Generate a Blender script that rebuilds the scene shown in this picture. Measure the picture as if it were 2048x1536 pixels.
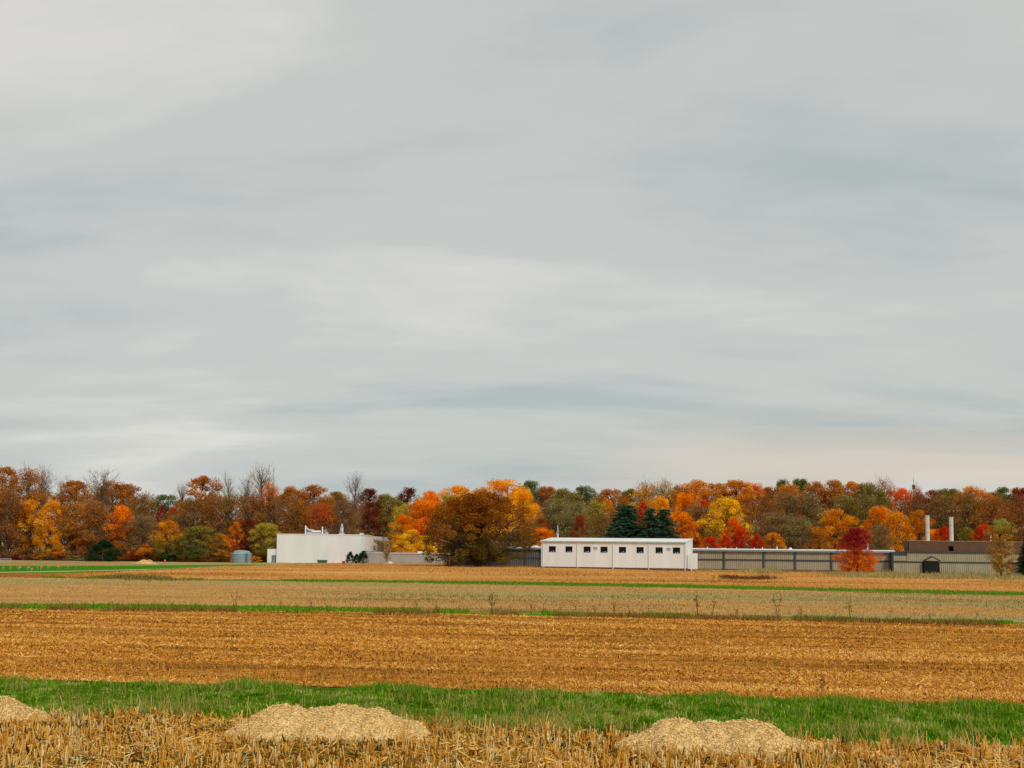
import bpy, math, random
import numpy as np
from mathutils import Matrix, Vector

for o in list(bpy.data.objects):
    bpy.data.objects.remove(o)
SC = bpy.context.scene
COL = SC.collection
rnd = random.Random(7)

# ------------------------------------------------------------------ camera
CAM_H, FPX = 3.7, 2844.4          # eye height, focal length in pixels of a 2048 px wide frame (50 mm lens)
PITCH, ROLL = math.atan(326 / FPX), math.radians(0.6)
fw = np.array([0, math.cos(PITCH), math.sin(PITCH)])
r0 = np.array([1.0, 0, 0]); u0 = np.array([0, -math.sin(PITCH), math.cos(PITCH)])
rt = math.cos(ROLL) * r0 + math.sin(ROLL) * u0
up = -math.sin(ROLL) * r0 + math.cos(ROLL) * u0
cam_data = bpy.data.cameras.new('camera'); cam = bpy.data.objects.new('camera', cam_data); COL.objects.link(cam)
cam_data.lens = 50; cam_data.sensor_width = 36; cam_data.clip_start = 0.1; cam_data.clip_end = 6000
M = Matrix.Identity(4)
for i in range(3):
    M[i][0], M[i][1], M[i][2] = rt[i], up[i], -fw[i]
M[2][3] = CAM_H
cam.matrix_world = M
SC.camera = cam

# ------------------------------------------------------------------ world, sun, exposure
SUN_EL, SUN_AZ = math.radians(42), math.radians(148)     # azimuth clockwise from +Y: behind the camera, to the right
world = bpy.data.worlds.new('World'); SC.world = world; world.use_nodes = True

def build_world():
    nt = world.node_tree; N, L = nt.nodes, nt.links; N.clear()
    def math_n(op, a=None, b=None, c=None):
        n = N.new('ShaderNodeMath'); n.operation = op
        for i, v in enumerate((a, b, c)):
            if v is None: continue
            if isinstance(v, (int, float)): n.inputs[i].default_value = v
            else: L.new(v, n.inputs[i])
        return n.outputs[0]
    def noise(vec, scale, detail, rough=0.5, dist=0.0):
        n = N.new('ShaderNodeTexNoise'); L.new(vec, n.inputs['Vector'])
        n.inputs['Scale'].default_value = scale; n.inputs['Detail'].default_value = detail
        n.inputs['Roughness'].default_value = rough; n.inputs['Distortion'].default_value = dist
        return n.outputs[0]
    def sstep(v, a, b):
        n = N.new('ShaderNodeMapRange'); n.interpolation_type = 'SMOOTHSTEP'
        L.new(v, n.inputs[0]); n.inputs[1].default_value = a; n.inputs[2].default_value = b
        return n.outputs[0]
    def mix(f, a, b):
        n = N.new('ShaderNodeMix'); n.data_type = 'RGBA'
        L.new(f, n.inputs[0]) if not isinstance(f, float) else setattr(n.inputs[0], 'default_value', f)
        for i, v in ((6, a), (7, b)):
            if isinstance(v, tuple): n.inputs[i].default_value = (*v, 1)
            else: L.new(v, n.inputs[i])
        return n.outputs[2]
    tc = N.new('ShaderNodeTexCoord')
    sep = N.new('ShaderNodeSeparateXYZ'); L.new(tc.outputs['Generated'], sep.inputs[0])
    x, y, z = sep.outputs
    den = math_n('ADD', math_n("MAXIMUM", z, 0.0), 0.15)          # a cloud deck overhead, seen in perspective
    comb = N.new('ShaderNodeCombineXYZ')
    L.new(math_n('DIVIDE', x, den), comb.inputs[0]); L.new(math_n('DIVIDE', y, den), comb.inputs[1])
    mp = N.new('ShaderNodeMapping'); L.new(comb.outputs[0], mp.inputs[0])
    mp.inputs['Rotation'].default_value = (0, 0, math.radians(14)); mp.inputs['Scale'].default_value = (0.62, 1.0, 1)
    mp.inputs['Location'].default_value = (40.2, -2.6, 10.2)
    v = mp.outputs[0]
    n1 = noise(v, 0.95, 5, 0.52, 0.5)
    n2 = noise(v, 2.7, 6, 0.55, 0.4)
    n3 = noise(v, 0.45, 2, 0.5, 0.0)
    d = math_n('ADD', math_n('MULTIPLY', n1, 0.6), math_n('ADD', math_n('MULTIPLY', n2, 0.22), math_n('MULTIPLY', n3, 0.2)))
    cloud = N.new('ShaderNodeValToRGB'); L.new(d, cloud.inputs[0])
    cr = cloud.color_ramp; cr.interpolation = 'EASE'
    cr.elements[0].position = 0.40; cr.elements[0].color = (0.455, 0.510, 0.508, 1)
    cr.elements[1].position = 0.63; cr.elements[1].color = (0.735, 0.718, 0.675, 1)
    e = cr.elements.new(0.52); e.color = (0.588, 0.602, 0.578, 1)
    # low bright gaps under the deck, towards the right of the view
    lowv = N.new('ShaderNodeCombineXYZ')
    L.new(math_n('MULTIPLY', math_n('DIVIDE', x, math_n('ADD', y, 2.0)), 6.0), lowv.inputs[0]); L.new(math_n('MULTIPLY', z, 60.0), lowv.inputs[1])
    n4 = noise(lowv.outputs[0], 0.8, 4, 0.5, 0.4)
    low = sstep(z, 0.11, 0.05)
    side = sstep(x, -0.02, 0.2)
    gap = math_n('MULTIPLY', math_n('MULTIPLY', low, side), sstep(n4, 0.37, 0.47))
    c = mix(math_n('MULTIPLY', gap, 0.68), cloud.outputs[0], (0.72, 0.61, 0.505))
    sky = N.new('ShaderNodeTexSky'); sky.sky_type = 'NISHITA'; sky.sun_disc = False
    sky.sun_elevation = SUN_EL; sky.sun_rotation = SUN_AZ
    skyk = N.new('ShaderNodeVectorMath'); skyk.operation = 'SCALE'; L.new(sky.outputs[0], skyk.inputs[0]); skyk.inputs['Scale'].default_value = 0.09
    c = mix(0.93, skyk.outputs[0], c)
    bg = N.new('ShaderNodeBackground'); L.new(c, bg.inputs[0]); bg.inputs[1].default_value = 1.0
    out = N.new('ShaderNodeOutputWorld'); L.new(bg.outputs[0], out.inputs[0])
build_world()
sun_d = bpy.data.lights.new('sun', 'SUN'); sun = bpy.data.objects.new('sun', sun_d); COL.objects.link(sun)
sun_d.energy = 2.0; sun_d.angle = math.radians(12); sun_d.color = (1.0, 0.965, 0.90)
sd = Vector((math.sin(SUN_AZ) * math.cos(SUN_EL), math.cos(SUN_AZ) * math.cos(SUN_EL), math.sin(SUN_EL)))
sun.rotation_euler = sd.to_track_quat('Z', 'Y').to_euler(); sun.location = (0, -20, 60)
SC.view_settings.view_transform = 'Standard'; SC.view_settings.look = 'None'
SC.view_settings.exposure = 0.0; SC.view_settings.gamma = 1.0; SC.view_settings.use_curve_mapping = False

# ------------------------------------------------------------------ terrain and pixel helpers
def T(X, Y):
    return 0.5 * np.exp(-((np.asarray(X) + 5) / 42) ** 2 - ((np.asarray(Y) - 245) / 46) ** 2)
def ray(x, y):
    return fw * FPX + rt * (x - 1024) - up * (y - 768)
def at(x, y, Y):
    d = ray(x, y); return d * (Y / d[1]) + np.array([0, 0, CAM_H])
def gp(x, y):
    """the point of the terrain that a pixel of the photograph looks at"""
    d = ray(x, y); z = 0.0
    P = None
    for _ in range(40):
        t = (z - CAM_H) / d[2]; P = d * t + np.array([0, 0, CAM_H])
        z = 0.5 * z + 0.5 * float(T(P[0], P[1]))
    return np.array([P[0], P[1], float(T(P[0], P[1]))])
def hash2(i, j, s):
    v = np.sin(i * 127.1 + j * 311.7 + s * 74.7) * 43758.5453
    return v - np.floor(v)
def vnoise(x, y, s=0.0):
    x = np.asarray(x, float); y = np.asarray(y, float)
    i, j = np.floor(x), np.floor(y); u, v = x - i, y - j
    u, v = u * u * (3 - 2 * u), v * v * (3 - 2 * v)
    return (hash2(i, j, s) * (1 - u) + hash2(i + 1, j, s) * u) * (1 - v) + (hash2(i, j + 1, s) * (1 - u) + hash2(i + 1, j + 1, s) * u) * v
def fbm(x, y, s=0.0):
    return 0.55 * vnoise(x, y, s) + 0.3 * vnoise(x * 2.1, y * 2.1, s + 3) + 0.15 * vnoise(x * 4.3, y * 4.3, s + 7)

def lin(r, g, b, k=1.0):
    f = lambda c: (c / 255 / 12.92) if c / 255 <= 0.04045 else ((c / 255 + 0.055) / 1.055) ** 2.4
    return (min(1, f(r) * k), min(1, f(g) * k), min(1, f(b) * k))

_u = 'first second third fourth fifth sixth seventh eighth ninth tenth eleventh twelfth thirteenth fourteenth fifteenth sixteenth seventeenth eighteenth nineteenth'.split()
ORD = _u + ['twentieth'] + ['twenty-' + w for w in _u[:9]] + ['thirtieth'] + ['thirty-' + w for w in _u[:9]]

# ------------------------------------------------------------------ mesh helpers
def make_mesh(name, V, F, tint=None, hgt=None, smooth=False):
    V = np.asarray(V, np.float32); F = np.asarray(F, np.int32)
    me = bpy.data.meshes.new(name)
    me.vertices.add(len(V)); me.vertices.foreach_set('co', V.ravel())
    k = F.shape[1]
    me.loops.add(F.size); me.loops.foreach_set('vertex_index', F.ravel())
    me.polygons.add(len(F)); me.polygons.foreach_set('loop_start', np.arange(0, F.size, k, dtype=np.int32))
    for nm, a in (('tint', tint), ('hgt', hgt)):
        if a is not None:
            at_ = me.attributes.new(nm, 'FLOAT', 'FACE'); at_.data.foreach_set('value', np.asarray(a, np.float32))
    if smooth: me.polygons.foreach_set('use_smooth', np.ones(len(F), bool))
    me.update(calc_edges=True)
    return me
def link(name, me, mat=None, parent=None):
    o = bpy.data.objects.new(name, me); COL.objects.link(o)
    if mat is not None and me is not None and not me.materials: me.materials.append(mat)
    if parent is not None: o.parent = parent
    return o
def tag(o, label=None, cat=None, group=None, kind=None):
    if label: o['label'] = label
    if cat: o['category'] = cat
    if group: o['group'] = group
    if kind: o['kind'] = kind
    return o
def thing(name, label, cat, loc=(0, 0, 0), rz=0.0, group=None):
    o = bpy.data.objects.new(name, None); COL.objects.link(o); o.location = loc; o.rotation_euler = (0, 0, rz)
    o.empty_display_size = 0.3
    return tag(o, label, cat, group)

class MB:
    """collects boxes, prisms and tubes into one mesh"""
    def __init__(s): s.V, s.F = [], []
    def _add(s, v, f):
        n = len(s.V); s.V += [tuple(p) for p in v]; s.F += [tuple(n + i for i in q) for q in f]; return s
    def box(s, x0, x1, y0, y1, z0, z1):
        v = [(x0, y0, z0), (x1, y0, z0), (x1, y1, z0), (x0, y1, z0), (x0, y0, z1), (x1, y0, z1), (x1, y1, z1), (x0, y1, z1)]
        return s._add(v, [(3, 2, 1, 0), (4, 5, 6, 7), (0, 1, 5, 4), (1, 2, 6, 5), (2, 3, 7, 6), (3, 0, 4, 7)])
    def prism(s, poly, a0, a1, axis='y'):
        """extrude a polygon given in (x,z) along y, or in (y,z) along x, or (x,y) along z"""
        n = len(poly)
        mk = {'y': lambda p, a: (p[0], a, p[1]), 'x': lambda p, a: (a, p[0], p[1]), 'z': lambda p, a: (p[0], p[1], a)}[axis]
        v = [mk(p, a0) for p in poly] + [mk(p, a1) for p in poly]
        f = [tuple(range(n))[::-1], tuple(range(n, 2 * n))] + [(i, (i + 1) % n, n + (i + 1) % n, n + i) for i in range(n)]
        return s._add(v, f)
    def tube(s, pts, radii, sides=6, caps=True):
        V, F = tube_arrays(pts, radii, sides)
        s._add(V, [tuple(q) for q in F])
        if caps:
            n = len(s.V); k = len(pts)
            base = n - k * sides
            s.F.append(tuple(base + i for i in range(sides))[::-1]); s.F.append(tuple(n - sides + i for i in range(sides)))
        return s
    def lathe(s, prof, c, sides=28):
        v = []
        for r, z in prof:
            for i in range(sides):
                a = 2 * math.pi * i / sides; v.append((c[0] + r * math.cos(a), c[1] + r * math.sin(a), c[2] + z))
        f = []
        for k in range(len(prof) - 1):
            for i in range(sides):
                j = (i + 1) % sides; f.append((k * sides + i, k * sides + j, (k + 1) * sides + j, (k + 1) * sides + i))
        f.append(tuple(range(sides))[::-1]); f.append(tuple((len(prof) - 1) * sides + i for i in range(sides)))
        return s._add(v, f)
    def build(s, name, mat, parent=None, bevel=0.0, smooth=False):
        me = bpy.data.meshes.new(name); me.from_pydata(s.V, [], s.F); me.update()
        if smooth:
            for p in me.polygons: p.use_smooth = len(p.vertices) == 4
        o = link(name, me, mat, parent)
        if bevel:
            b = o.modifiers.new('bevel', 'BEVEL'); b.width = bevel; b.segments = 1; b.limit_method = 'ANGLE'
        return o

def tube_arrays(pts, radii, sides=4):
    pts = np.asarray(pts, float); k = len(pts)
    d = np.gradient(pts, axis=0); d /= np.linalg.norm(d, axis=1)[:, None] + 1e-9
    ref = np.where(np.abs(d[:, 2:3]) > 0.9, np.array([[1.0, 0, 0]]), np.array([[0, 0, 1.0]]))
    a = np.cross(d, ref); a /= np.linalg.norm(a, axis=1)[:, None] + 1e-9
    b = np.cross(d, a)
    ang = np.arange(sides) * 2 * math.pi / sides
    V = pts[:, None, :] + np.asarray(radii)[:, None, None] * (a[:, None, :] * np.cos(ang)[None, :, None] + b[:, None, :] * np.sin(ang)[None, :, None])
    F = []
    for i in range(k - 1):
        for j in range(sides):
            q = (j + 1) % sides
            F.append((i * sides + j, i * sides + q, (i + 1) * sides + q, (i + 1) * sides + j))
    return V.reshape(-1, 3), np.array(F, int)

# ------------------------------------------------------------------ materials
def new_mat(name):
    m = bpy.data.materials.new(name); m.use_nodes = True
    return m, m.node_tree.nodes, m.node_tree.links
def principled(m):
    return next(n for n in m.node_tree.nodes if n.type == 'BSDF_PRINCIPLED')
def mat_plain(name, col, rough=0.8, var=0.08, scale=1.5, metal=0.0, dirt=None, stretch=(1, 1, 1), bump=0.0, bscale=20.0, spec=0.3):
    m, N, L = new_mat(name); p = principled(m)
    tc = N.new('ShaderNodeTexCoord'); mp = N.new('ShaderNodeMapping'); L.new(tc.outputs['Object'], mp.inputs[0]); mp.inputs['Scale'].default_value = stretch
    n = N.new('ShaderNodeTexNoise'); L.new(mp.outputs[0], n.inputs['Vector']); n.inputs['Scale'].default_value = scale; n.inputs['Detail'].default_value = 6; n.inputs['Roughness'].default_value = 0.6
    r = N.new('ShaderNodeValToRGB'); L.new(n.outputs[0], r.inputs[0])
    r.color_ramp.elements[0].position = 0.32; r.color_ramp.elements[1].position = 0.68
    d = dirt or tuple(c * (1 - 2.2 * var) for c in col)
    r.color_ramp.elements[0].color = (*d, 1); r.color_ramp.elements[1].color = (*(min(1, c * (1 + var)) for c in col), 1)
    L.new(r.outputs[0], p.inputs['Base Color'])
    p.inputs['Roughness'].default_value = rough; p.inputs['Metallic'].default_value = metal; p.inputs['Specular IOR Level'].default_value = spec
    if bump:
        n2 = N.new('ShaderNodeTexNoise'); L.new(tc.outputs['Object'], n2.inputs['Vector']); n2.inputs['Scale'].default_value = bscale; n2.inputs['Detail'].default_value = 5
        b = N.new('ShaderNodeBump'); b.inputs['Strength'].default_value = bump; b.inputs['Distance'].default_value = 0.05
        L.new(n2.outputs[0], b.inputs['Height']); L.new(b.outputs[0], p.inputs['Normal'])
    return m
def mat_tint(name, stops, transl=0.2, rough=0.9, patch=None):
    """colour by the per-face 'tint' attribute; patch = (scale, colour, low, high) adds patches of another colour"""
    m, N, L = new_mat(name); N.remove(principled(m)); out = next(n for n in N if n.type == 'OUTPUT_MATERIAL')
    a = N.new('ShaderNodeAttribute'); a.attribute_name = 'tint'
    r = N.new('ShaderNodeValToRGB'); L.new(a.outputs['Fac'], r.inputs[0])
    el = r.color_ramp.elements
    el[0].position, el[0].color = stops[0][0], (*stops[0][1], 1); el[1].position, el[1].color = stops[-1][0], (*stops[-1][1], 1)
    for pz, c in stops[1:-1]:
        e = el.new(pz); e.color = (*c, 1)
    col = r.outputs[0]
    if patch:
        tc = N.new('ShaderNodeTexCoord'); n = N.new('ShaderNodeTexNoise'); L.new(tc.outputs['Object'], n.inputs['Vector']); n.inputs['Scale'].default_value = patch[0]; n.inputs['Detail'].default_value = 4
        mr = N.new('ShaderNodeMapRange'); L.new(n.outputs[0], mr.inputs[0]); mr.inputs[1].default_value = patch[2]; mr.inputs[2].default_value = patch[3]; mr.inputs[4].default_value = patch[4]
        mx = N.new('ShaderNodeMix'); mx.data_type = 'RGBA'; L.new(mr.outputs[0], mx.inputs[0]); L.new(col, mx.inputs[6]); mx.inputs[7].default_value = (*patch[1], 1); col = mx.outputs[2]
    d = N.new('ShaderNodeBsdfDiffuse'); t = N.new('ShaderNodeBsdfTranslucent'); L.new(col, d.inputs[0]); L.new(col, t.inputs[0])
    ms = N.new('ShaderNodeMixShader'); ms.inputs[0].default_value = transl; L.new(d.outputs[0], ms.inputs[1]); L.new(t.outputs[0], ms.inputs[2]); L.new(ms.outputs[0], out.inputs[0])
    return m
def mat_foliage():
    """leaf colour = object colour, a second colour ('col2') lower in the crown, small shifts from clump to clump and leaf to leaf"""
    m, N, L = new_mat('autumn_foliage'); N.remove(principled(m)); out = next(n for n in N if n.type == 'OUTPUT_MATERIAL')
    oi = N.new('ShaderNodeObjectInfo')
    c2 = N.new('ShaderNodeAttribute'); c2.attribute_type = 'OBJECT'; c2.attribute_name = 'col2'
    h = N.new('ShaderNodeAttribute'); h.attribute_name = 'hgt'; t = N.new('ShaderNodeAttribute'); t.attribute_name = 'tint'
    mr = N.new('ShaderNodeMapRange'); mr.interpolation_type = 'SMOOTHSTEP'; sp = N.new('ShaderNodeAttribute'); sp.attribute_type = 'OBJECT'; sp.attribute_name = 'split'; ad = N.new('ShaderNodeMath'); ad.operation = 'ADD'; L.new(sp.outputs['Fac'], ad.inputs[0]); ad.inputs[1].default_value = 0.4; L.new(h.outputs['Fac'], mr.inputs[0]); L.new(sp.outputs['Fac'], mr.inputs[1]); L.new(ad.outputs[0], mr.inputs[2])
    mx = N.new('ShaderNodeMix'); mx.data_type = 'RGBA'; L.new(mr.outputs[0], mx.inputs[0]); L.new(c2.outputs['Color'], mx.inputs[6]); L.new(oi.outputs['Color'], mx.inputs[7])
    hs = N.new('ShaderNodeHueSaturation'); L.new(mx.outputs[2], hs.inputs['Color'])
    m1 = N.new('ShaderNodeMapRange'); L.new(t.outputs['Fac'], m1.inputs[0]); m1.inputs[3].default_value = 0.482; m1.inputs[4].default_value = 0.522; L.new(m1.outputs[0], hs.inputs['Hue'])
    m2 = N.new('ShaderNodeMapRange'); L.new(t.outputs['Fac'], m2.inputs[0]); m2.inputs[3].default_value = 0.6; m2.inputs[4].default_value = 1.35; L.new(m2.outputs[0], hs.inputs['Value'])
    d = N.new('ShaderNodeBsdfDiffuse'); tr = N.new('ShaderNodeBsdfTranslucent'); L.new(hs.outputs[0], d.inputs[0]); L.new(hs.outputs[0], tr.inputs[0])
    ms = N.new('ShaderNodeMixShader'); ms.inputs[0].default_value = 0.42; L.new(d.outputs[0], ms.inputs[1]); L.new(tr.outputs[0], ms.inputs[2]); L.new(ms.outputs[0], out.inputs[0])
    return m
def mat_field(name, cols, big=0.05, fine=3.0, streak=None, rot=0.0, bump=0.6, patch=None):
    """cols: dark, mid, light; streak = (strength, scale across rows); patch = (colour, scale, low, high)"""
    m, N, L = new_mat(name); p = principled(m); p.inputs['Roughness'].default_value = 1.0; p.inputs['Specular IOR Level'].default_value = 0.0
    tc = N.new('ShaderNodeTexCoord')
    def noise(scale, detail, stretch=None, rough=0.6):
        v = tc.outputs['Object']
        mp = N.new('ShaderNodeMapping'); L.new(v, mp.inputs[0]); mp.inputs['Rotation'].default_value = (0, 0, rot); mp.inputs['Scale'].default_value = stretch or (1, 1, 1)
        n = N.new('ShaderNodeTexNoise'); L.new(mp.outputs[0], n.inputs['Vector']); n.inputs['Scale'].default_value = scale; n.inputs['Detail'].default_value = detail; n.inputs['Roughness'].default_value = rough
        return n.outputs[0]
    def ma(op, a, b):
        n = N.new('ShaderNodeMath'); n.operation = op
        for i, q in enumerate((a, b)):
            if isinstance(q, (int, float)): n.inputs[i].default_value = q
            else: L.new(q, n.inputs[i])
        return n.outputs[0]
    f = ma('ADD', ma('MULTIPLY', noise(fine, 8, (0.45, 1, 1), 0.7), 0.75), ma('MULTIPLY', noise(big, 4), 0.25))
    if streak:
        s = noise(streak[1], 5, (0.05, 1, 1), 0.6)
        f = ma('ADD', f, ma('MULTIPLY', ma('SUBTRACT', s, 0.5), streak[0]))
    r = N.new('ShaderNodeValToRGB'); L.new(f, r.inputs[0]); el = r.color_ramp.elements
    el[0].position, el[0].color = 0.33, (*cols[0], 1); el[1].position, el[1].color = 0.66, (*cols[2], 1)
    e = el.new(0.49); e.color = (*cols[1], 1)
    c = r.outputs[0]
    if patch:
        mr = N.new('ShaderNodeMapRange'); L.new(noise(patch[1], 5, (0.25, 1, 1)), mr.inputs[0]); mr.inputs[1].default_value = patch[2]; mr.inputs[2].default_value = patch[3]; mr.inputs[4].default_value = patch[4]
        mx = N.new('ShaderNodeMix'); mx.data_type = 'RGBA'; L.new(mr.outputs[0], mx.inputs[0]); L.new(c, mx.inputs[6]); mx.inputs[7].default_value = (*patch[0], 1); c = mx.outputs[2]
    L.new(c, p.inputs['Base Color'])
    if bump:
        b = N.new('ShaderNodeBump'); b.inputs['Strength'].default_value = bump; b.inputs['Distance'].default_value = 0.12
        L.new(f, b.inputs['Height']); L.new(b.outputs[0], p.inputs['Normal'])
    return m

FOL = mat_foliage()
BARK = mat_plain('bark', lin(92, 78, 66), 0.95, 0.2, 2.0, stretch=(4, 4, 0.6))
TWIG = mat_plain('grey_twigs', lin(124, 100, 70), 0.95, 0.15, 1.0)

# ------------------------------------------------------------------ ground sheets
XS = np.arange(-700, 2760, 20.0)
def curve(pts):
    xs, ys = zip(*pts); return np.interp(XS, xs, ys)
def edge(pts, wob=0.0, seed=0, freq=0.02):
    y = curve(pts)
    if wob: y = y + wob * (fbm(XS * freq, np.zeros_like(XS), seed) - 0.5) * 2
    return np.array([gp(x, yy) for x, yy in zip(XS, y)])
E = {}
E['near'] = edge([(-700, 1900), (2760, 1960)])
E['stub'] = edge([(-700, 1430), (0, 1438), (250, 1430), (450, 1440), (900, 1455), (1200, 1475), (1600, 1492), (2048, 1500), (2760, 1520)], 8, 1, 0.02)
E['grass'] = edge([(-700, 1352), (0, 1362), (500, 1370), (1000, 1381), (1500, 1398), (2048, 1413), (2760, 1436)], 4, 2, 0.03)
E['field'] = edge([(-700, 1208), (0, 1219), (400, 1222), (700, 1226), (1000, 1231), (1400, 1237), (1700, 1243), (2048, 1251), (2760, 1268)], 1.2, 3, 0.02)
E['green1'] = edge([(-700, 1199), (0, 1208), (300, 1209), (560, 1213), (1000, 1221), (1400, 1229), (1700, 1236), (2048, 1244.5), (2760, 1261)], 1.0, 4, 0.02)
E['pale'] = edge([(-700, 1152), (0, 1155), (350, 1160), (600, 1163.5), (1000, 1169), (1400, 1177), (1700, 1184), (2048, 1191), (2760, 1208)], 0.5, 5, 0.02)
E['green2'] = edge([(-700, 1151), (0, 1154), (350, 1158.5), (600, 1160), (1000, 1163.5), (1400, 1170.5), (1700, 1178), (2048, 1185.5), (2760, 1202)], 0.5, 6, 0.02)
E['back'] = edge([(-700, 1150), (0, 1149), (150, 1147), (300, 1141), (430, 1134), (560, 1129), (700, 1124), (900, 1127), (1040, 1131), (1380, 1140), (1660, 1146), (2048, 1158), (2760, 1172)], 0.4, 7, 0.02)
E['leftgreen'] = edge([(-700, 1128), (0, 1130), (250, 1129), (400, 1126), (560, 1125), (700, 1120.5), (900, 1124), (1040, 1129), (1380, 1138.5), (1660, 1143), (2048, 1152), (2760, 1165)], 0, 8)

E['sown'] = edge([(-700, 1129), (0, 1131), (200, 1131), (330, 1130.5), (450, 1129.5), (545, 1128.6), (560, 1129), (700, 1124), (2760, 1172)], 0.3, 9, 0.02)

def sheet(name, a, b, rows, mat, dz=0.0, micro=0.0, mscale=2.0, seed=0, label=None, cat=None, i0=0, i1=None, sub=1):
    A, B = E[a][i0:i1], E[b][i0:i1]
    if sub > 1:
        k = np.linspace(0, len(A) - 1, (len(A) - 1) * sub + 1)
        A = np.stack([np.interp(k, np.arange(len(A)), A[:, c]) for c in range(3)], 1); B = np.stack([np.interp(k, np.arange(len(B)), B[:, c]) for c in range(3)], 1)
    t = np.linspace(0, 1, rows + 1)[:, None, None]
    P = A[None] * (1 - t) + B[None] * t
    P[:, :, 2] = T(P[:, :, 0], P[:, :, 1]) + dz
    if micro: P[:, :, 2] += micro * (fbm(P[:, :, 0] * mscale, P[:, :, 1] * mscale, seed) - 0.5) * 2
    n = P.shape[1]; r, c = np.meshgrid(np.arange(rows), np.arange(n - 1), indexing='ij'); q = (r * n + c).ravel()
    F = np.stack([q, q + 1, q + n + 1, q + n], 1)
    o = link(name, make_mesh(name, P.reshape(-1, 3), F, smooth=True), mat)
    return tag(o, label, cat, kind='structure')

SLANT = math.radians(-14)
m_soil = mat_field('stubble_soil', (lin(44, 31, 18), lin(82, 57, 30), lin(138, 102, 52)), fine=6, rot=-SLANT, streak=(0.25, 3.0))
m_turf = mat_field('turf', (lin(40, 60, 10), lin(66, 98, 14), lin(100, 122, 36)), fine=5, big=0.3)
m_field = mat_field('harvested_field', (lin(80, 52, 24), lin(164, 110, 46), lin(216, 160, 78)), fine=4.5, rot=-SLANT, streak=(0.6, 0.8), big=0.12)
m_green = mat_field('green_strip', (lin(70, 92, 34), lin(72, 118, 30), lin(112, 150, 54)), fine=2.0, patch=(lin(172, 130, 72), 0.25, 0.50, 0.6, 0.85))
m_pale = mat_field('pale_field', (lin(128, 90, 48), lin(186, 138, 78), lin(208, 170, 112)), fine=2.2, rot=-SLANT, streak=(0.5, 0.35), patch=(lin(150, 148, 98), 0.05, 0.46, 0.58, 0.85))
m_green2 = mat_field('green_strip_far', (lin(62, 92, 30), lin(78, 122, 36), lin(120, 140, 60)), fine=1.2, patch=(lin(150, 138, 80), 0.06, 0.56, 0.66, 0.8))
m_back = mat_field('back_field', (lin(140, 86, 38), lin(188, 124, 58), lin(212, 168, 98)), fine=1.5, rot=math.radians(6), streak=(0.4, 0.22), big=0.03, patch=(lin(206, 172, 108), 0.02, 0.50, 0.66, 0.7))
m_lawn = mat_field('sown_green', (lin(50, 92, 16), lin(66, 118, 22), lin(94, 136, 42)), fine=0.8)
m_ground = mat_field('dry_ground', (lin(112, 92, 52), lin(158, 134, 82), lin(184, 164, 112)), fine=0.7, big=0.02)

def build_ground():
    n = 120
    xs = np.concatenate([-np.geomspace(3000, 300, 14), np.linspace(-280, 280, n), np.geomspace(300, 3000, 14)])
    ys = np.concatenate([np.linspace(-60, 420, n), np.geomspace(440, 4500, 16)])
    X, Y = np.meshgrid(xs, ys); Z = T(X, Y) - 0.12
    k = len(xs); r, c = np.meshgrid(np.arange(len(ys) - 1), np.arange(k - 1), indexing='ij'); q = (r * k + c).ravel()
    F = np.stack([q, q + 1, q + k + 1, q + k], 1)
    o = link('ground', make_mesh('ground', np.stack([X, Y, Z], -1).reshape(-1, 3), F, smooth=True), m_ground)
    tag(o, 'flat dry ground reaching back under the wood', 'ground', kind='structure')
build_ground()
sheet('foreground_stubble_soil', 'near', 'stub', 60, m_soil, 0.0, 0.05, 1.3, 1, 'bare brown soil under the cut stalks in the foreground', 'soil', sub=3)
sheet('grass_verge', 'stub', 'grass', 40, m_turf, 0.0, 0.05, 0.6, 2, 'bright green turf strip behind the chip piles', 'grass strip', sub=3)
sheet('harvested_field', 'grass', 'field', 90, m_field, 0.0, 0.05, 1.1, 3, 'orange brown harvested field beyond the green verge', 'field', sub=4)
sheet('green_strip', 'field', 'green1', 6, m_green, 0.0, 0.03, 0.5, 4, 'thin patchy green strip at the far edge of the orange field', 'grass strip', sub=2)
sheet('pale_field', 'green1', 'pale', 40, m_pale, 0.0, 0.04, 0.5, 5, 'pale tan and grey green field between two green strips', 'field', sub=2)
sheet('far_green_strip', 'pale', 'green2', 4, m_green2, 0.0, 0.05, 0.3, 6, 'bright narrow green strip in front of the far tan field', 'grass strip', sub=2)
sheet('back_field', 'green2', 'back', 30, m_back, 0.0, 0.0, 0.3, 7, 'far tan and orange field rising gently to the buildings', 'field', sub=2)
i560 = int((400 + 700) / 20)
sheet('sown_green_field', 'back', 'sown', 6, m_lawn, 0.0, 0.0, 0.3, 8, 'vivid green field at far left dotted with orange flags', 'field', i0=0, i1=i560 + 8)
sheet('dry_grass_bank', 'back', 'leftgreen', 6, mat_field('bank_grass', (lin(120, 104, 56), lin(160, 142, 84), lin(196, 176, 118)), fine=0.9), 0.0, 0.05, 0.3, 9, 'strip of dry pale grass along the foot of the buildings', 'grass strip', i0=i560 + 7)
sheet('dry_margin', 'sown', 'leftgreen', 4, bpy.data.materials['bank_grass'], 0.0, 0.0, 0.3, 9, 'dry tan margin between the green field and the left wood', 'grass strip', i0=0, i1=i560 + 8)
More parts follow.
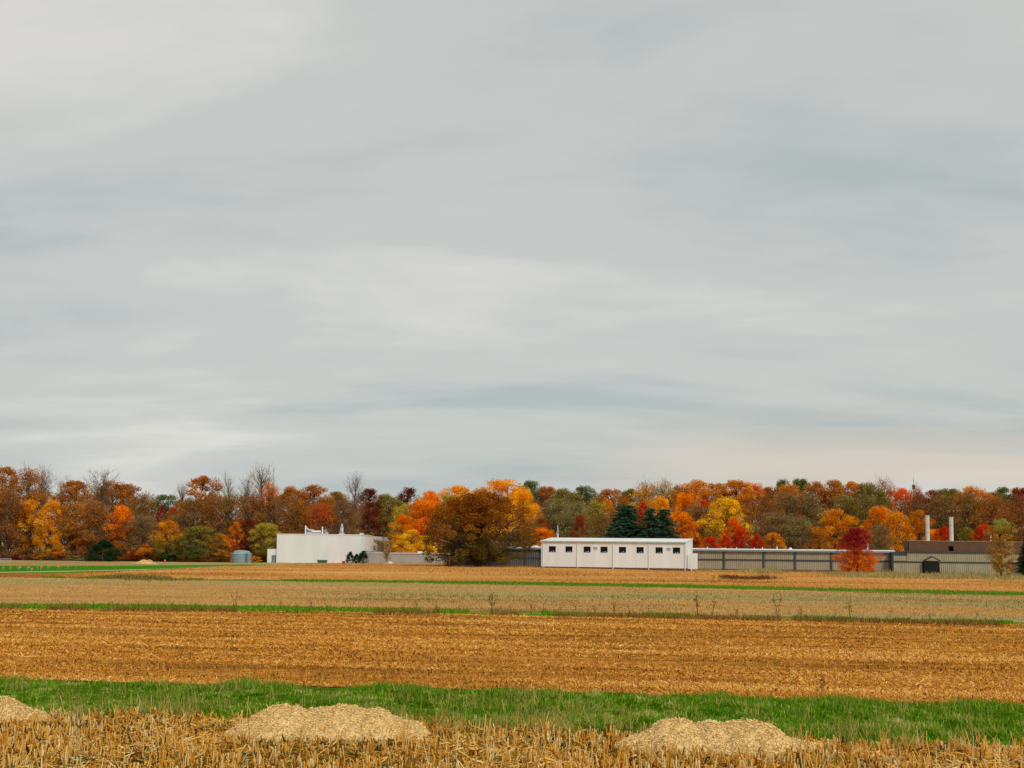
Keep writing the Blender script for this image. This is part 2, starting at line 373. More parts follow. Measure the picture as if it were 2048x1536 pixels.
def forest_floor():
    xs, ys = np.linspace(-190, 190, 60), np.linspace(299, 520, 30); X, Y = np.meshgrid(xs, ys); Y = Y + 2.5 * (fbm(X * 0.08, Y * 0.08, 17) - 0.5) * (Y < 310); Z = T(X, Y) - 0.05
    q = (np.arange(29)[:, None] * 60 + np.arange(59)[None]).ravel(); F = np.stack([q, q + 1, q + 61, q + 60], 1)
    tag(link('forest_floor', make_mesh('forest_floor', np.stack([X, Y, Z], -1).reshape(-1, 3), F, smooth=True), mat_field('leaf_litter', (lin(58, 42, 28), lin(88, 60, 36), lin(120, 84, 46)), fine=0.8)), 'dark leaf strewn floor of the wood', 'ground', kind='structure')
forest_floor()
def build_track():
    pts = [gp(x, y) for x, y in [(-300, 1152), (0, 1145), (150, 1142.5), (300, 1139), (420, 1133.5), (540, 1128), (640, 1124)]]
    V, F = [], []
    for k, p in enumerate(pts):
        w = 4.0
        V += [(p[0], p[1] - w, p[2] + 0.02), (p[0], p[1] + w, p[2] + 0.02)]
        if k: F.append((2 * k - 2, 2 * k, 2 * k + 1, 2 * k - 1))
    tag(link('farm_track', make_mesh('farm_track', V, F), mat_field('track_dust', (lin(170, 150, 104), lin(196, 178, 132), lin(212, 196, 152)), fine=1.0)), 'pale farm track curving past the green field', 'track', kind='structure')
build_track()

# ------------------------------------------------------------------ buildings
WHITE = mat_plain('white_cladding', (0.77, 0.79, 0.765), 0.7, 0.045, 0.9, stretch=(1, 1, 0.12))
WHITE_ROOF = mat_plain('white_metal_roof', (0.78, 0.78, 0.76), 0.5, 0.04, 0.6)
CREAM = mat_plain('cream_render', (0.75, 0.76, 0.725), 0.85, 0.03, 0.5, stretch=(1, 1, 0.15))
LOWGREY = mat_plain('grey_render', (0.36, 0.34, 0.30), 0.9, 0.06, 0.5)
TAN = mat_plain('tan_ribbed_steel', (0.35, 0.28, 0.195), 0.6, 0.07, 0.7)
TAN2 = mat_plain('khaki_ribbed_steel', (0.36, 0.315, 0.20), 0.6, 0.07, 0.7)
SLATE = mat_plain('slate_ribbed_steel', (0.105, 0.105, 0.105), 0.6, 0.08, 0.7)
DARK = mat_plain('dark_steel', (0.045, 0.055, 0.06), 0.5, 0.1, 1.0)
GUTTER = mat_plain('blue_grey_gutter', (0.20, 0.245, 0.27), 0.5, 0.06, 1.0)
BRICK = mat_plain('brick_plinth', (0.17, 0.085, 0.05), 0.9, 0.2, 3.0)
BROWN = mat_plain('brown_fascia', (0.13, 0.066, 0.036), 0.8, 0.1, 0.6, stretch=(1, 1, 3))
TEAL = mat_plain('teal_paint', (0.10, 0.42, 0.36), 0.5, 0.05)
SAND = mat_plain('sand_paint', (0.62, 0.50, 0.36), 0.6, 0.05)
GLASS = mat_plain('dark_glass', (0.008, 0.009, 0.010), 0.2, 0.1, spec=0.15)
BLACK = mat_plain('black_mesh', (0.012, 0.012, 0.012), 0.9, 0.2, 4.0)
GALV = mat_plain('galvanised_steel', (0.45, 0.47, 0.47), 0.45, 0.08, 2.0)
TANKM = mat_plain('grey_blue_tank', (0.25, 0.35, 0.36), 0.5, 0.08, 1.5)
REDP = mat_plain('red_paint', (0.55, 0.06, 0.03), 0.5, 0.05)
ORANGE = mat_plain('flag_orange', (0.85, 0.16, 0.05), 0.7, 0.04)
GREENP = mat_plain('green_paint', (0.02, 0.12, 0.07), 0.6, 0.06)

def ribbed(name, mat, parent, L, z0, z1, y, x0=0.0, pitch=0.37, d=0.06):
    """a trapezoid ribbed steel sheet facing -y"""
    prof = []; n = max(1, round(L / pitch)); p = L / n
    for i in range(n):
        a = x0 + i * p
        prof += [(a, y), (a + p * 0.58, y), (a + p * 0.66, y - d), (a + p * 0.92, y - d)]
    prof.append((x0 + L, y))
    k = len(prof); V = [(a, b, z0) for a, b in prof] + [(a, b, z1) for a, b in prof]
    F = [(i, i + 1, k + i + 1, k + i) for i in range(k - 1)]
    return link(name, make_mesh(name, V, F), mat, parent)
def wall_holes(x0, x1, z0, z1, y, th, holes):
    """a wall facing -y with rectangular openings (hx0,hx1,hz0,hz1)"""
    m = MB(); xs = sorted({x0, x1, *[h[0] for h in holes], *[h[1] for h in holes]}); zs = sorted({z0, z1, *[h[2] for h in holes], *[h[3] for h in holes]})
    inside = lambda a, b: any(h[0] - 1e-6 < a < h[1] + 1e-6 and h[2] - 1e-6 < b < h[3] + 1e-6 for h in holes)
    for a, b in zip(xs, xs[1:]):
        for c, d in zip(zs, zs[1:]):
            if not inside((a + b) / 2, (c + d) / 2):
                m._add([(a, y, c), (b, y, c), (b, y, d), (a, y, d)], [(0, 1, 2, 3)])
                m._add([(a, y + th, c), (b, y + th, c), (b, y + th, d), (a, y + th, d)], [(3, 2, 1, 0)])
    for a, b, c, d in holes:
        m._add([(a, y, c), (b, y, c), (b, y + th, c), (a, y + th, c)], [(0, 1, 2, 3)]); m._add([(a, y, d), (b, y, d), (b, y + th, d), (a, y + th, d)], [(3, 2, 1, 0)])
        m._add([(a, y, c), (a, y, d), (a, y + th, d), (a, y + th, c)], [(3, 2, 1, 0)]); m._add([(b, y, c), (b, y, d), (b, y + th, d), (b, y + th, c)], [(0, 1, 2, 3)])
    return m

def white_annex():
    """the white block with eight small windows; the right end is nearer"""
    a = at(1082, 1133, 233); b = at(1371, 1138, 226)
    Lf = math.hypot(b[0] - a[0], b[1] - a[1]); rz = math.atan2(b[1] - a[1], b[0] - a[0])
    t = thing('white_building', 'long white building with eight small dark windows beside the ribbed hall', 'building', (a[0], a[1], a[2]), rz)
    H = 51 * 230 / FPX; D = 6.5
    px = Lf / (1371 - 1082)
    wx = [(x - 1082) * px for x in (1105, 1139, 1176, 1210, 1247, 1282, 1319.5, 1353.5)]
    ww, wz0, wz1 = 14.4 * px, H - 1.78, H - 0.82
    holes = [(x - ww / 2, x + ww / 2, wz0, wz1) for x in wx]
    wall_holes(0, Lf, 0.02, H, 0, 0.18, holes).build('front_wall', WHITE, t)
    MB().prism([(0.18, 0.02), (D, 0.02), (D, H + 0.52), (0.18, H + 0.015)], Lf - 0.15, Lf, 'x').build('end_wall', WHITE, t)
    MB().prism([(0.18, 0.02), (D, 0.02), (D, H + 0.52), (0.18, H + 0.015)], 0, 0.15, 'x').build('end_wall', WHITE, t)
    MB().box(0.15, Lf - 0.15, D - 0.15, D, 0.02, H + 0.5).build('rear_wall', WHITE, t)
    MB().prism([(-0.12, H), (-0.12, H + 0.09), (D + 0.1, H + 0.62), (D + 0.1, H + 0.54)], -0.1, Lf + 0.1, 'x').build('roof', WHITE_ROOF, t)
    g = MB().box(-0.12, Lf + 0.12, -0.27, -0.125, H - 0.10, H + 0.05).build('gutter', mat_plain('pale_teal_gutter', (0.42, 0.56, 0.52), 0.5, 0.06), t)
    MB().box(-0.02, Lf + 0.02, 0.05, D - 0.1, -0.7, 0.02).build('plinth', BRICK, t)
    for x0, x1, z0, z1 in holes:
        w = MB().box(x0, x1, 0.1, 0.13, z0, z1).build('window', GLASS, t)
        f = MB()
        f.box(x0, x1, -0.02, 0.03, z0 - 0.05, z0); f.box(x0, x1, -0.02, 0.03, z1, z1 + 0.05); f.box(x0 - 0.05, x0, -0.02, 0.03, z0 - 0.05, z1 + 0.05); f.box(x1, x1 + 0.05, -0.02, 0.03, z0 - 0.05, z1 + 0.05)
        f.build('frame', WHITE_ROOF, w)
        c = (x0 + x1) / 2 + 0.08
        MB().box(c + 0.0, c + 0.17, 0.06, 0.095, z0 + 0.12, z0 + 0.21).build('white_bit', WHITE_ROOF, w)  # three small white blocks low in the opening, just before the dark pane
        MB().box(c - 0.33, c - 0.18, 0.06, 0.095, z0 + 0.09, z0 + 0.15).build('white_bit', WHITE_ROOF, w)
        MB().box(c + 0.26, c + 0.34, 0.06, 0.095, z0 + 0.02, z0 + 0.08).build('white_bit', WHITE_ROOF, w)
    for x in (1193, 1338):
        s = (x - 1082) * px
        q = MB().box(s - 4 * px, s + 4 * px, -0.05, -0.004, H - 1.36, H - 0.92).build('sign', SAND, t)
        MB().box(s - 4 * px, s + 4 * px, -0.065, -0.052, H - 1.14, H - 0.92).build('teal_panel', TEAL, q)
    for x in (1086, 1156.5, 1228.5, 1299.5, 1370):
        s = (x - 1082) * px
        MB().tube([(s, -0.09, -0.6), (s, -0.09, H - 0.1)], [0.06, 0.06], 8).build('downpipe', WHITE_ROOF, t)
    MB().box(Lf + 0.004, Lf + 1.2, 2.2, 4.2, -0.1, 2.4).build('entry_porch', CREAM, t)
    MB().tube([(Lf + 0.9, 0.3, -0.7), (Lf + 0.9, 0.3, 2.1)], [0.09, 0.09], 8).build('post', WHITE_ROOF, t)
    MB().box(Lf + 0.004, Lf + 0.07, 0.9, 1.9, 0.02, 2.1).build('door', GALV, t)
white_annex()

def hall():
    """long low hall of ribbed steel with a white roof edge"""
    Y = 245.0; k = Y / FPX
    X = lambda x: (x - 1024) * k
    t = thing('ribbed_hall', 'long low tan ribbed steel hall with white roof edge and dark posts', 'building', (0, Y, 0))
    zt = 3.78
    x0, xe, x1 = X(1082), X(1386), X(1787)
    MB().box(X(905), x1, 0.1, 28, -0.6, zt - 0.12).build('core', DARK, t)
    MB().prism([(-0.55, zt - 0.16), (-0.55, zt - 0.05), (1.2, zt + 0.05), (28.2, zt + 0.05), (28.2, zt - 0.11), (0.1, zt - 0.11)], X(905), x1, 'x').build('roof', WHITE_ROOF, t)
    MB().box(X(905), x1, -0.5, -0.3, zt - 0.44, zt - 0.17).build('gutter', GUTTER, t)
    posts = [1330, 1448, 1527, 1589, 1661, 1735]
    MB().box(X(1082), x1, -0.04, 0.09, -0.4, 0.36).build('plinth', BRICK, t)
    for a, b in zip(posts, posts[1:] + [1785]):
        r = ribbed('upper_panel', TAN, t, X(b) - X(a) - 0.3, 2.06, 3.34, 0.0, X(a) + 0.15)
        ribbed('lower_panel', TAN, t, X(b) - X(a) - 0.3, 0.36, 1.82, 0.0, X(a) + 0.15)
        MB().box(X(a) - 0.14, X(a) + 0.14, -0.2, 0.09, -0.3, 3.6).build('post', DARK, t)
    MB().box(X(1082), x1, -0.15, 0.09, 1.82, 2.06).build('rail', DARK, t)
    for i in range(12):
        c = 1395 + i * 33 + rnd.uniform(-8, 8)
        MB().box(X(c) - 0.45, X(c) + 0.45, -0.1, -0.045, 0.02, 0.28).build('vent', DARK if i % 2 == 0 else GUTTER, t)
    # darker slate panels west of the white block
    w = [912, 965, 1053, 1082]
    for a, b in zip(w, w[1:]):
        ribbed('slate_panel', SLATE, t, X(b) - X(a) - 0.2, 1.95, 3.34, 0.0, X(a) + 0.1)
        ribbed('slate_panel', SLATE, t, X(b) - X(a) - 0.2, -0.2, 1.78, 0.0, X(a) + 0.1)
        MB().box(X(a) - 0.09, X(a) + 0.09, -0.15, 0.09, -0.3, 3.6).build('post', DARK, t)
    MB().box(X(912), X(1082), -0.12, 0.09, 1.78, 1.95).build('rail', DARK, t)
    for x, h, wd in ((1420, 0.35, 0.06), (1452, 0.12, 0.5), (1478, 0.3, 0.07), (1514, 0.25, 0.06), (1530, 0.32, 0.07), (1559, 0.42, 0.13), (1586, 0.3, 0.3), (1650, 0.2, 0.06), (1074, 0.2, 0.6)):
        MB().tube([(X(x), 2.4, zt), (X(x), 2.4, zt + h)], [wd * 0.9, wd * 0.9], 8).build('roof_vent', WHITE_ROOF, t)
    p = MB().tube([(X(1741), 2.4, zt), (X(1741), 2.4, zt + 0.95)], [0.13, 0.13], 10).build('vent_pipe', WHITE_ROOF, t)
    MB().lathe([(0.2, 0.0), (0.2, 0.1), (0.05, 0.22)], (X(1741), 2.4, zt + 0.95), 12).build('cap', WHITE_ROOF, p)
hall()

def plant_house():
    """khaki ribbed building with the brown upper storey and two stacks"""
    Y = 243.0; k = Y / FPX; X = lambda x: (x - 1024) * k
    t = thing('boiler_house', 'khaki ribbed building with brown upper storey below the two stacks', 'building', (0, Y, 0))
    zz = lambda x, y: float(at(x, y, Y)[2])
    xa, xb, xc, xd = X(1783), X(1812), X(1845), X(2034)
    MB().box(xb, xd, 0.1, 26, -0.6, 3.62).build('core', DARK, t)
    MB().box(xa, xb, 0.12, 10, -0.6, 3.5).build('side_core', DARK, t)
    ribbed('upper_panel', TAN2, t, xd - xb - 0.02, 2.0, 3.5, 0.0, xb, 0.36)
    ribbed('lower_panel', TAN2, t, X(1842) - xa, 0.0, 1.78, -0.02, xa, 0.36)
    ribbed('lower_panel', TAN2, t, X(2010) - X(1873), -0.1, 1.78, -0.02, X(1873), 0.36)
    ribbed('side_panel', TAN2, t, xb - xa - 0.1, 2.05, 2.9, 0.06, xa + 0.05, 0.36)
    MB().box(xa, X(2010), -0.14, 0.09, 1.78, 2.0).build('rail', DARK, t)
    MB().box(xb - 0.05, xd + 0.05, -0.25, 0.09, 3.5, 3.68).build('eaves', DARK, t)
    MB().box(xa - 0.12, xa + 0.12, -0.16, 0.09, -0.2, 2.9).build('post', DARK, t)
    # brown upper storey, set back, with an opening
    Y2 = 0.6; hx0, hx1 = X(1897.5), X(1907)
    wall_holes(X(1818), X(2110), 3.66, 5.42, Y2, 0.3, [(hx0, hx1, 3.80, 4.62)]).build('brown_storey', BROWN, t)
    MB().box(X(1818), X(1818) + 0.3, Y2 + 0.3, 3.6, 3.66, 5.42).build('brown_side', BROWN, t)
    MB().box(hx0 - 0.2, hx1 + 0.2, Y2 + 0.9, Y2 + 1.0, 3.66, 4.9).build('opening_back', BLACK, t)
    MB().box(X(1818) - 0.06, X(2112), Y2 - 0.06, 3.7, 5.421, 5.5).build('coping', mat_plain('coping_tan', (0.36, 0.28, 0.2), 0.6), t)
    # dock with a small gable
    gx0, gx1, gm = X(1846), X(1871), X(1858.5)
    MB().prism([(gx0 - 0.15, 2.12), (gx1 + 0.15, 2.12), (gm, 2.78)], -1.1, -0.3, 'y').build('gable', TAN, t)
    for s, e in ((gx0 - 0.3, gm), (gx1 + 0.3, gm)):
        MB().prism([(s, 2.05), (e, 2.80), (e, 2.92), (s, 2.17)], -1.2, -0.25, 'y').build('gable_roof', DARK, t)
    MB().prism([(X(1842), -0.3), (X(1874), -0.3), (X(1872.5), 1.9), (X(1869), 2.1), (X(1847), 2.1), (X(1843.5), 1.9)], -1.0, -0.16, 'y').build('dock_cover', BLACK, t)
    # entrance at the right end
    MB().box(X(2010), xd + 0.1, -0.35, 0.09, -0.4, 2.0).build('brick_entrance', BRICK, t)
    g0, g1, gm = X(2011), X(2036), X(2023)
    MB().prism([(g0, 2.02), (g1, 2.02), (gm, 2.55)], -0.7, -0.15, 'y').build('gable', TAN, t)
    for s, e in ((g0 - 0.2, gm), (g1 + 0.2, gm)):
        MB().prism([(s, 1.98), (e, 2.57), (e, 2.67), (s, 2.08)], -0.8, -0.1, 'y').build('gable_roof', DARK, t)
    MB().box(xd + 0.12, X(2120), 1.0, 20, -0.6, 3.66).build('brick_wing', BRICK, t)
    # stacks and vent pipes stand on the roof
    def stack(x, ytop, r, label):
        c = at(x, ytop, Y + 2.2); z0 = 5.5; H = c[2] - z0
        s = thing('exhaust_stack', label, 'chimney', (c[0], Y + 2.2, z0), group='stacks on the boiler house')
        m = mat_plain('pale_stack_steel', (0.62, 0.60, 0.57), 0.55, 0.07, 0.8, stretch=(1, 1, 0.3))
        for q in range(3):
            MB().lathe([(r, q * H / 3 + 0.01), (r, (q + 1) * H / 3 - 0.03)], (0, 0, 0), 32).build('section', m, s)
        for q in (1, 2):
            MB().lathe([(r + 0.035, q * H / 3 - 0.05), (r + 0.035, q * H / 3 + 0.03)], (0, 0, 0), 20).build('flange', GALV, s)
        MB().lathe([(r + 0.05, H - 0.12), (r + 0.05, H)], (0, 0, 0), 20).build('rim', m, s)
        MB().lathe([(r - 0.06, H + 0.002), (r - 0.06, H + 0.01)], (0, 0, 0), 20).build('flue', BLACK, s)
    stack(1854.5, 1031, 0.33, 'taller pale round stack, left of the pair on the brown roof')
    stack(1902, 1034, 0.35, 'slightly shorter pale round stack, right of the pair on the brown roof')
    for x, y in ((1981.5, 1069), (2011, 1079)):
        c = at(x, y, Y + 2.4)
        MB().tube([(c[0], 2.4, 5.5), (c[0], 2.4, c[2])], [0.1, 0.1], 8).build('vent_pipe', WHITE_ROOF, t)
plant_house()

def left_block():
    Y = 290.0; k = Y / FPX; X = lambda x: (x - 1024) * k
    t = thing('white_block', 'plain windowless white block with rooftop ducts, left of the big oak', 'building', (0, Y, 0))
    z = lambda x, y, yy=Y: float(at(x, y, yy)[2])
    zt, zl = z(640, 1069.5), z(550, 1098)
    xa, xb, xc = X(541), X(560), X(727)
    MB().box(xb, xc, 0, 22, -0.5, zt).build('front_block', CREAM, t)
    MB().box(xa, xb - 0.003, 0.5, 20, -0.5, zl).build('side_wing', CREAM, t)
    MB().box(xb - 0.08, xc + 0.08, -0.08, 22.1, zt + 0.002, zt + 0.14).build('parapet', WHITE_ROOF, t)
    wl = at(757, 1081, 330); wr = at(768, 1097, 345)
    sw = MB(); sw.box(xc - 6, xc - 0.004, 22.005, 66, -0.5, zt - 0.004); sw.build('rear_block', CREAM, t)
    lv = MB().box(xc - 0.003, xc + 0.06, 36, 50, zt - 3.3, zt - 1.1).build('louvre', mat_plain('louvre_grey', (0.2, 0.24, 0.22), 0.6), t)
    for i in range(6):
        MB().prism([(36.2, zt - 3.25 + i * 0.36), (49.8, zt - 2.95 + i * 0.36), (49.8, zt - 2.83 + i * 0.36), (36.2, zt - 3.13 + i * 0.36)], xc + 0.06, xc + 0.12, 'x').build('slat', mat_plain('louvre_slat', (0.42, 0.28, 0.22), 0.6), lv)
    dx = X(554)
    d = MB().box(dx - 0.3, dx + 0.3, 0.42, 0.497, 0.1, 1.45).build('door', GUTTER, t)
    f = MB(); f.box(dx - 0.38, dx - 0.3, 0.38, 0.49, 0.1, 1.53); f.box(dx + 0.3, dx + 0.38, 0.38, 0.49, 0.1, 1.53); f.box(dx - 0.3, dx + 0.3, 0.38, 0.49, 1.45, 1.53); f.build('frame', DARK, d)
    # low grey flat-roofed wing in front of the rear
    w = thing('low_grey_wing', 'low grey flat roofed building between the white block and the oak', 'building', (0, Y - 6, 0))
    k2 = (Y - 6) / FPX; X2 = lambda x: (x - 1024) * k2
    zw = float(at(800, 1107.5, Y - 6)[2])
    MB().box(xc + 0.4, X2(915), 0, 14, -0.5, zw).build('wall', LOWGREY, w)
    MB().box(xc + 0.3, X2(916), -0.12, 14.1, zw + 0.002, zw + 0.16).build('roof_edge', mat_plain('wing_edge', (0.5, 0.5, 0.48), 0.6), w)
    MB().box(xc + 0.6, X2(748), 3, 8, zw + 0.162, zw + 0.45).build('roof_hatch', GUTTER, w)
    MB().box(X2(838), X2(852), 3, 5, zw + 0.162, zw + 0.5).build('roof_unit', WHITE_ROOF, w)
    # rooftop ducts: two posts, a run of duct between them
    r = thing('rooftop_ducts', 'white ducts and two upright pipes on the white block roof', 'duct', (0, Y + 4, zt + 0.141))
    k3 = (Y + 4) / FPX; X3 = lambda x: (x - 1024) * k3
    zr = lambda y, x=640: float(at(x, y, Y + 4)[2]) - zt - 0.141
    for x, y in ((616.5, 1051), (650, 1053.5)):
        MB().tube([(X3(x), 0, 0), (X3(x), 0, zr(y, x))], [0.13, 0.13], 10).build('upright_pipe', WHITE_ROOF, r)
    MB().box(X3(618), X3(660), 0.3, 1.6, 0, zr(1064)).build('duct', GALV, r, bevel=0.03)
    MB().tube([(X3(617), 0.3, zr(1055)), (X3(622), 0.3, zr(1060)), (X3(633), 0.3, zr(1061.5))], [0.16, 0.2, 0.22], 8).build('elbow', GALV, r)
    MB().box(X3(628), X3(646), 0.1, 1.0, zr(1064) + 0.002, zr(1061)).build('fan_box', WHITE_ROOF, r, bevel=0.03)
    MB().box(X3(652), X3(657), 0.0, 1.0, zr(1064) + 0.002, zr(1060)).build('fan_box', GUTTER, r, bevel=0.03)
    MB().tube([(X3(657), 0, 0), (X3(657), 0, zr(1058))], [0.06, 0.06], 6).build('upright_pipe', GALV, r)
    def cone(name, label, x, ytop, ybase, Yc, rad, zb=None):
        c = at(x, ytop, Yc); zb = zb if zb is not None else float(at(x, ybase, Yc)[2]); H = c[2] - zb
        v = thing(name, label, 'vent', (c[0], Yc, zb), group='pointed exhaust vents')
        MB().lathe([(rad, 0), (rad, H * 0.62)], (0, 0, 0), 16).build('barrel', GALV, v, smooth=True)
        MB().lathe([(rad * 1.03, H * 0.6205), (rad * 0.35, H * 0.99), (rad * 0.3, H)], (0, 0, 0), 16).build('nozzle', GALV, v, smooth=True)
        MB().box(-rad * 1.5, rad * 1.5, -rad * 1.4, rad * 1.4, 0, H * 0.14).build('base', GALV, v)
    cone('exhaust_vent', 'pointed grey exhaust vent on the white block roof', 684, 1047, 1069, Y + 5, 0.34, zt + 0.141)
    cone('exhaust_vent', 'pointed grey vent on the hall roof behind the white building', 1115.5, 1050, 1092, 250, 0.16, 3.835)
    MB_h = MB().box(X3(722), X3(728), 2, 5, 0, 0.35).build('roof_hatch', SAND); MB_h.location = (0, Y + 4, zt + 0.141)
    tag(MB_h, 'small sand coloured hatch at the right end of the white block roof', 'hatch')
left_block()

def tank():
    c = at(483, 1125, 296); k = 296 / FPX; R = 20.5 * k; H = 17 * k
    z0 = float(T(c[0], c[1])) - 0.1
    t = thing('storage_tank', 'round grey blue storage tank between the wood and the white block', 'tank', (c[0], 296, z0))
    prof = []
    for i in range(5):
        a, b = i * H / 5, (i + 1) * H / 5; prof += [(R, a), (R, b - 0.07), (R + 0.05, b - 0.05), (R + 0.05, b - 0.01)]
    MB().lathe(prof, (0, 0, 0.0), 36).build('shell', TANKM, t)
    MB().lathe([(R + 0.03, H), (R * 0.84, H + 0.2), (R * 0.76, H + 0.55), (R * 0.45, H + 0.72), (0.1, H + 0.78)], (0, 0, 0.002), 36).build('lid', TANKM, t)
    l = MB(); x = 1.3; y = -math.sqrt(R * R - x * x) - 0.15
    l.box(x - 0.22, x - 0.16, y - 0.03, y + 0.03, 0, H + 0.3); l.box(x + 0.16, x + 0.22, y - 0.03, y + 0.03, 0, H + 0.3)
    for i in range(7): l.box(x - 0.16, x + 0.16, y - 0.02, y + 0.02, 0.15 + i * 0.28, 0.19 + i * 0.28)
    l.build('ladder', DARK, t)
    MB().tube([(-1.6, -R * 0.72, 0.2), (-1.9, -R * 0.8, 0.2), (-1.9, -R * 0.8, 0.9)], [0.16, 0.16, 0.16], 8).build('red_valve', REDP, t)
tank()

def small_site_things():
    c = at(644.5, 1123.5, 288); z = float(T(c[0], c[1])) - 0.1
    t = thing('waste_skip', 'low dark green skip in front of the white block', 'skip', (c[0], 288, z))
    MB().prism([(-0.8, 0), (0.8, 0), (0.95, 0.62), (-0.95, 0.62)], -0.7, 0.7, 'y').build('body', GREENP, t, bevel=0.03)
    MB().box(-0.98, 0.98, -0.74, 0.74, 0.622, 0.7).build('lid', GREENP, t)
    c = at(687, 1123.5, 286); t = thing('red_crate', 'small red crate beside the dark green conifers', 'crate', (c[0], 286, float(T(c[0], 286)) - 0.05))
    MB().box(-0.28, 0.28, -0.25, 0.25, 0, 0.42).build('body', REDP, t, bevel=0.03); MB().box(-0.31, 0.31, -0.28, 0.28, 0.422, 0.48).build('rim', REDP, t)
    c = at(778, 1122, 278); z = float(T(c[0], 278))
    t = thing('white_tent', 'small white peaked cover in front of the low grey wing', 'tent', (c[0], 278, z - 0.1))
    MB().prism([(-0.95, 0), (0.95, 0), (0.8, 0.22), (0.3, 0.48), (0, 0.52), (-0.35, 0.46), (-0.8, 0.2)], -0.8, 0.8, 'y').build('cover', WHITE_ROOF, t, bevel=0.06)
    c = gp(330, 1128); t = thing('marker_stake', 'tall orange red marker stake at the edge of the green field', 'stake', tuple(c))
    MB().tube([(0, 0, 0), (0, 0, 0.75)], [0.05, 0.05], 6).build('post', REDP, t); MB().box(-0.15, 0.15, -0.04, 0.04, 0.45, 0.75).build('plate', ORANGE, t)
    # wire fence at the far left
    c = at(0, 1127, 250); t = thing('wire_fence', 'grey wire mesh fence panel at the far left edge', 'fence', (c[0], 250, float(T(c[0], 250)) - 0.05))
    for i, x in enumerate((-4.4, -2.2, 0, 1.9)): MB().tube([(x, 0, 0), (x, 0, 0.85)], [0.04, 0.04], 6).build('post', GALV, t)
    r = MB()
    r.box(-4.4, 1.9, -0.03, 0.03, 0.78, 0.84); r.build('top_rail', GALV, t)
    m = MB()
    for i in range(42): m.box(-4.4 + i * 0.15, -4.385 + i * 0.15, -0.008, 0.008, 0.05, 0.779)
    for j in range(6): m.box(-4.4, 1.9, -0.02, -0.009, 0.1 + j * 0.12, 0.115 + j * 0.12)
    m.build('wire_mesh', GALV, t)
    # bin at the right edge
    c = at(2048, 1150, 226); t = thing('dark_bin', 'dark green bin with white lid at the right edge', 'bin', (c[0] + 0.1, 226, float(T(c[0], 226)) - 0.15))
    MB().box(-0.75, 1.0, -0.5, 0.5, 0, 1.05).build('body', GREENP, t, bevel=0.05); MB().box(-0.8, 1.05, -0.55, 0.55, 1.052, 1.25).build('lid', WHITE_ROOF, t, bevel=0.05)
    # antenna mast far behind the wood
    c = at(1827, 961, 520); t = thing('antenna_mast', 'thin antenna mast rising behind the wood on the right', 'mast', (c[0], 520, 0))
    MB().tube([(0, 0, 0), (0, 0, c[2] - 1.5)], [0.35, 0.18], 5).build('mast', DARK, t); MB().tube([(0, 0, c[2] - 1.49), (0, 0, c[2] + 1)], [0.1, 0.06], 5).build('whip', DARK, t)
    MB().box(-0.5, 0.5, -0.3, 0.3, c[2] - 3.2, c[2] - 1.6).build('antenna', DARK, t)
    flags = [(5, 1139), (20, 1138.5), (18, 1133), (33, 1133), (36, 1139), (39, 1138), (54, 1138), (57, 1138), (62, 1142), (74, 1138), (81, 1137), (83, 1136), (95, 1136), (98, 1135.5), (110, 1132), (114, 1136), (119, 1135), (123, 1132), (128, 1132), (135, 1135), (141, 1131.5), (152, 1135), (170, 1132.5), (175, 1132), (192, 1131.5), (199, 1131.5), (211, 1131.3), (214, 1131.5), (216, 1131), (227, 1131), (236, 1130.8)]
    base = None; flags.sort()
    for k, (x, y) in enumerate(flags):
        p = gp(x, y + 2.5)
        if base is None:
            f = MB(); f._add([(0, 0, 0.32), (0.22, -0.02, 0.34), (0.21, 0.03, 0.50), (0, 0, 0.52)], [(0, 1, 2, 3)]); f._add([(0, 0.012, 0.32), (0, 0.012, 0.52), (0.21, 0.042, 0.50), (0.22, -0.008, 0.34)], [(0, 1, 2, 3)])
            w = MB().tube([(0, 0, -0.05), (0, 0, 0.52)], [0.015, 0.015], 4)
        t = thing('marker_flag', f'{ORD[k]} small orange marker flag from the left in the far green field', 'flag', tuple(p), rnd.uniform(-0.7, 0.7), 'orange marker flags')
        if base is None:
            base = (f.build('flag_cloth', ORANGE, t).data, w.build('wire', GALV, t).data)
        else:
            link('flag_cloth', base[0], None, t); link('wire', base[1], None, t)
small_site_things()

# ------------------------------------------------------------------ trees
def unit(v): return v / (np.linalg.norm(v, axis=-1, keepdims=True) + 1e-9)
def leaves(C, R, per, size, rng, zlo, zhi, core=None, flat=0.75, upb=0.35):
    """leaf sized rhombs spread through clumps with centres C and radii R"""
    C = np.repeat(C, per, 0); R = np.repeat(R, per, 0); n = len(C)
    clump = np.repeat(rng.uniform(0, 1, n // per), per)
    d = unit(rng.normal(size=(n, 3))); rad = R[:, None] * (rng.uniform(0.15, 1, (n, 1)) ** 0.45)
    off = d * rad; off[:, 2] *= flat
    P = C + off
    nrm = unit(d + rng.normal(scale=0.7, size=(n, 3)) + np.array([0, 0, upb]))
    t = unit(np.cross(nrm, rng.normal(size=(n, 3)))); b = np.cross(nrm, t)
    s = size * rng.uniform(0.55, 1.35, (n, 1))
    V = np.stack([P - t * s, P - b * s * 0.6, P + t * s, P + b * s * 0.6], 1).reshape(-1, 3)
    F = np.arange(4 * n).reshape(-1, 4)
    tint = np.clip(0.5 + (clump - 0.5) * 0.6 + rng.normal(scale=0.16, size=n), 0, 1)
    hg = np.clip((P[:, 2] - zlo) / (zhi - zlo) + (clump - 0.5) * 0.35, 0, 1)
    return V, F, tint, hg
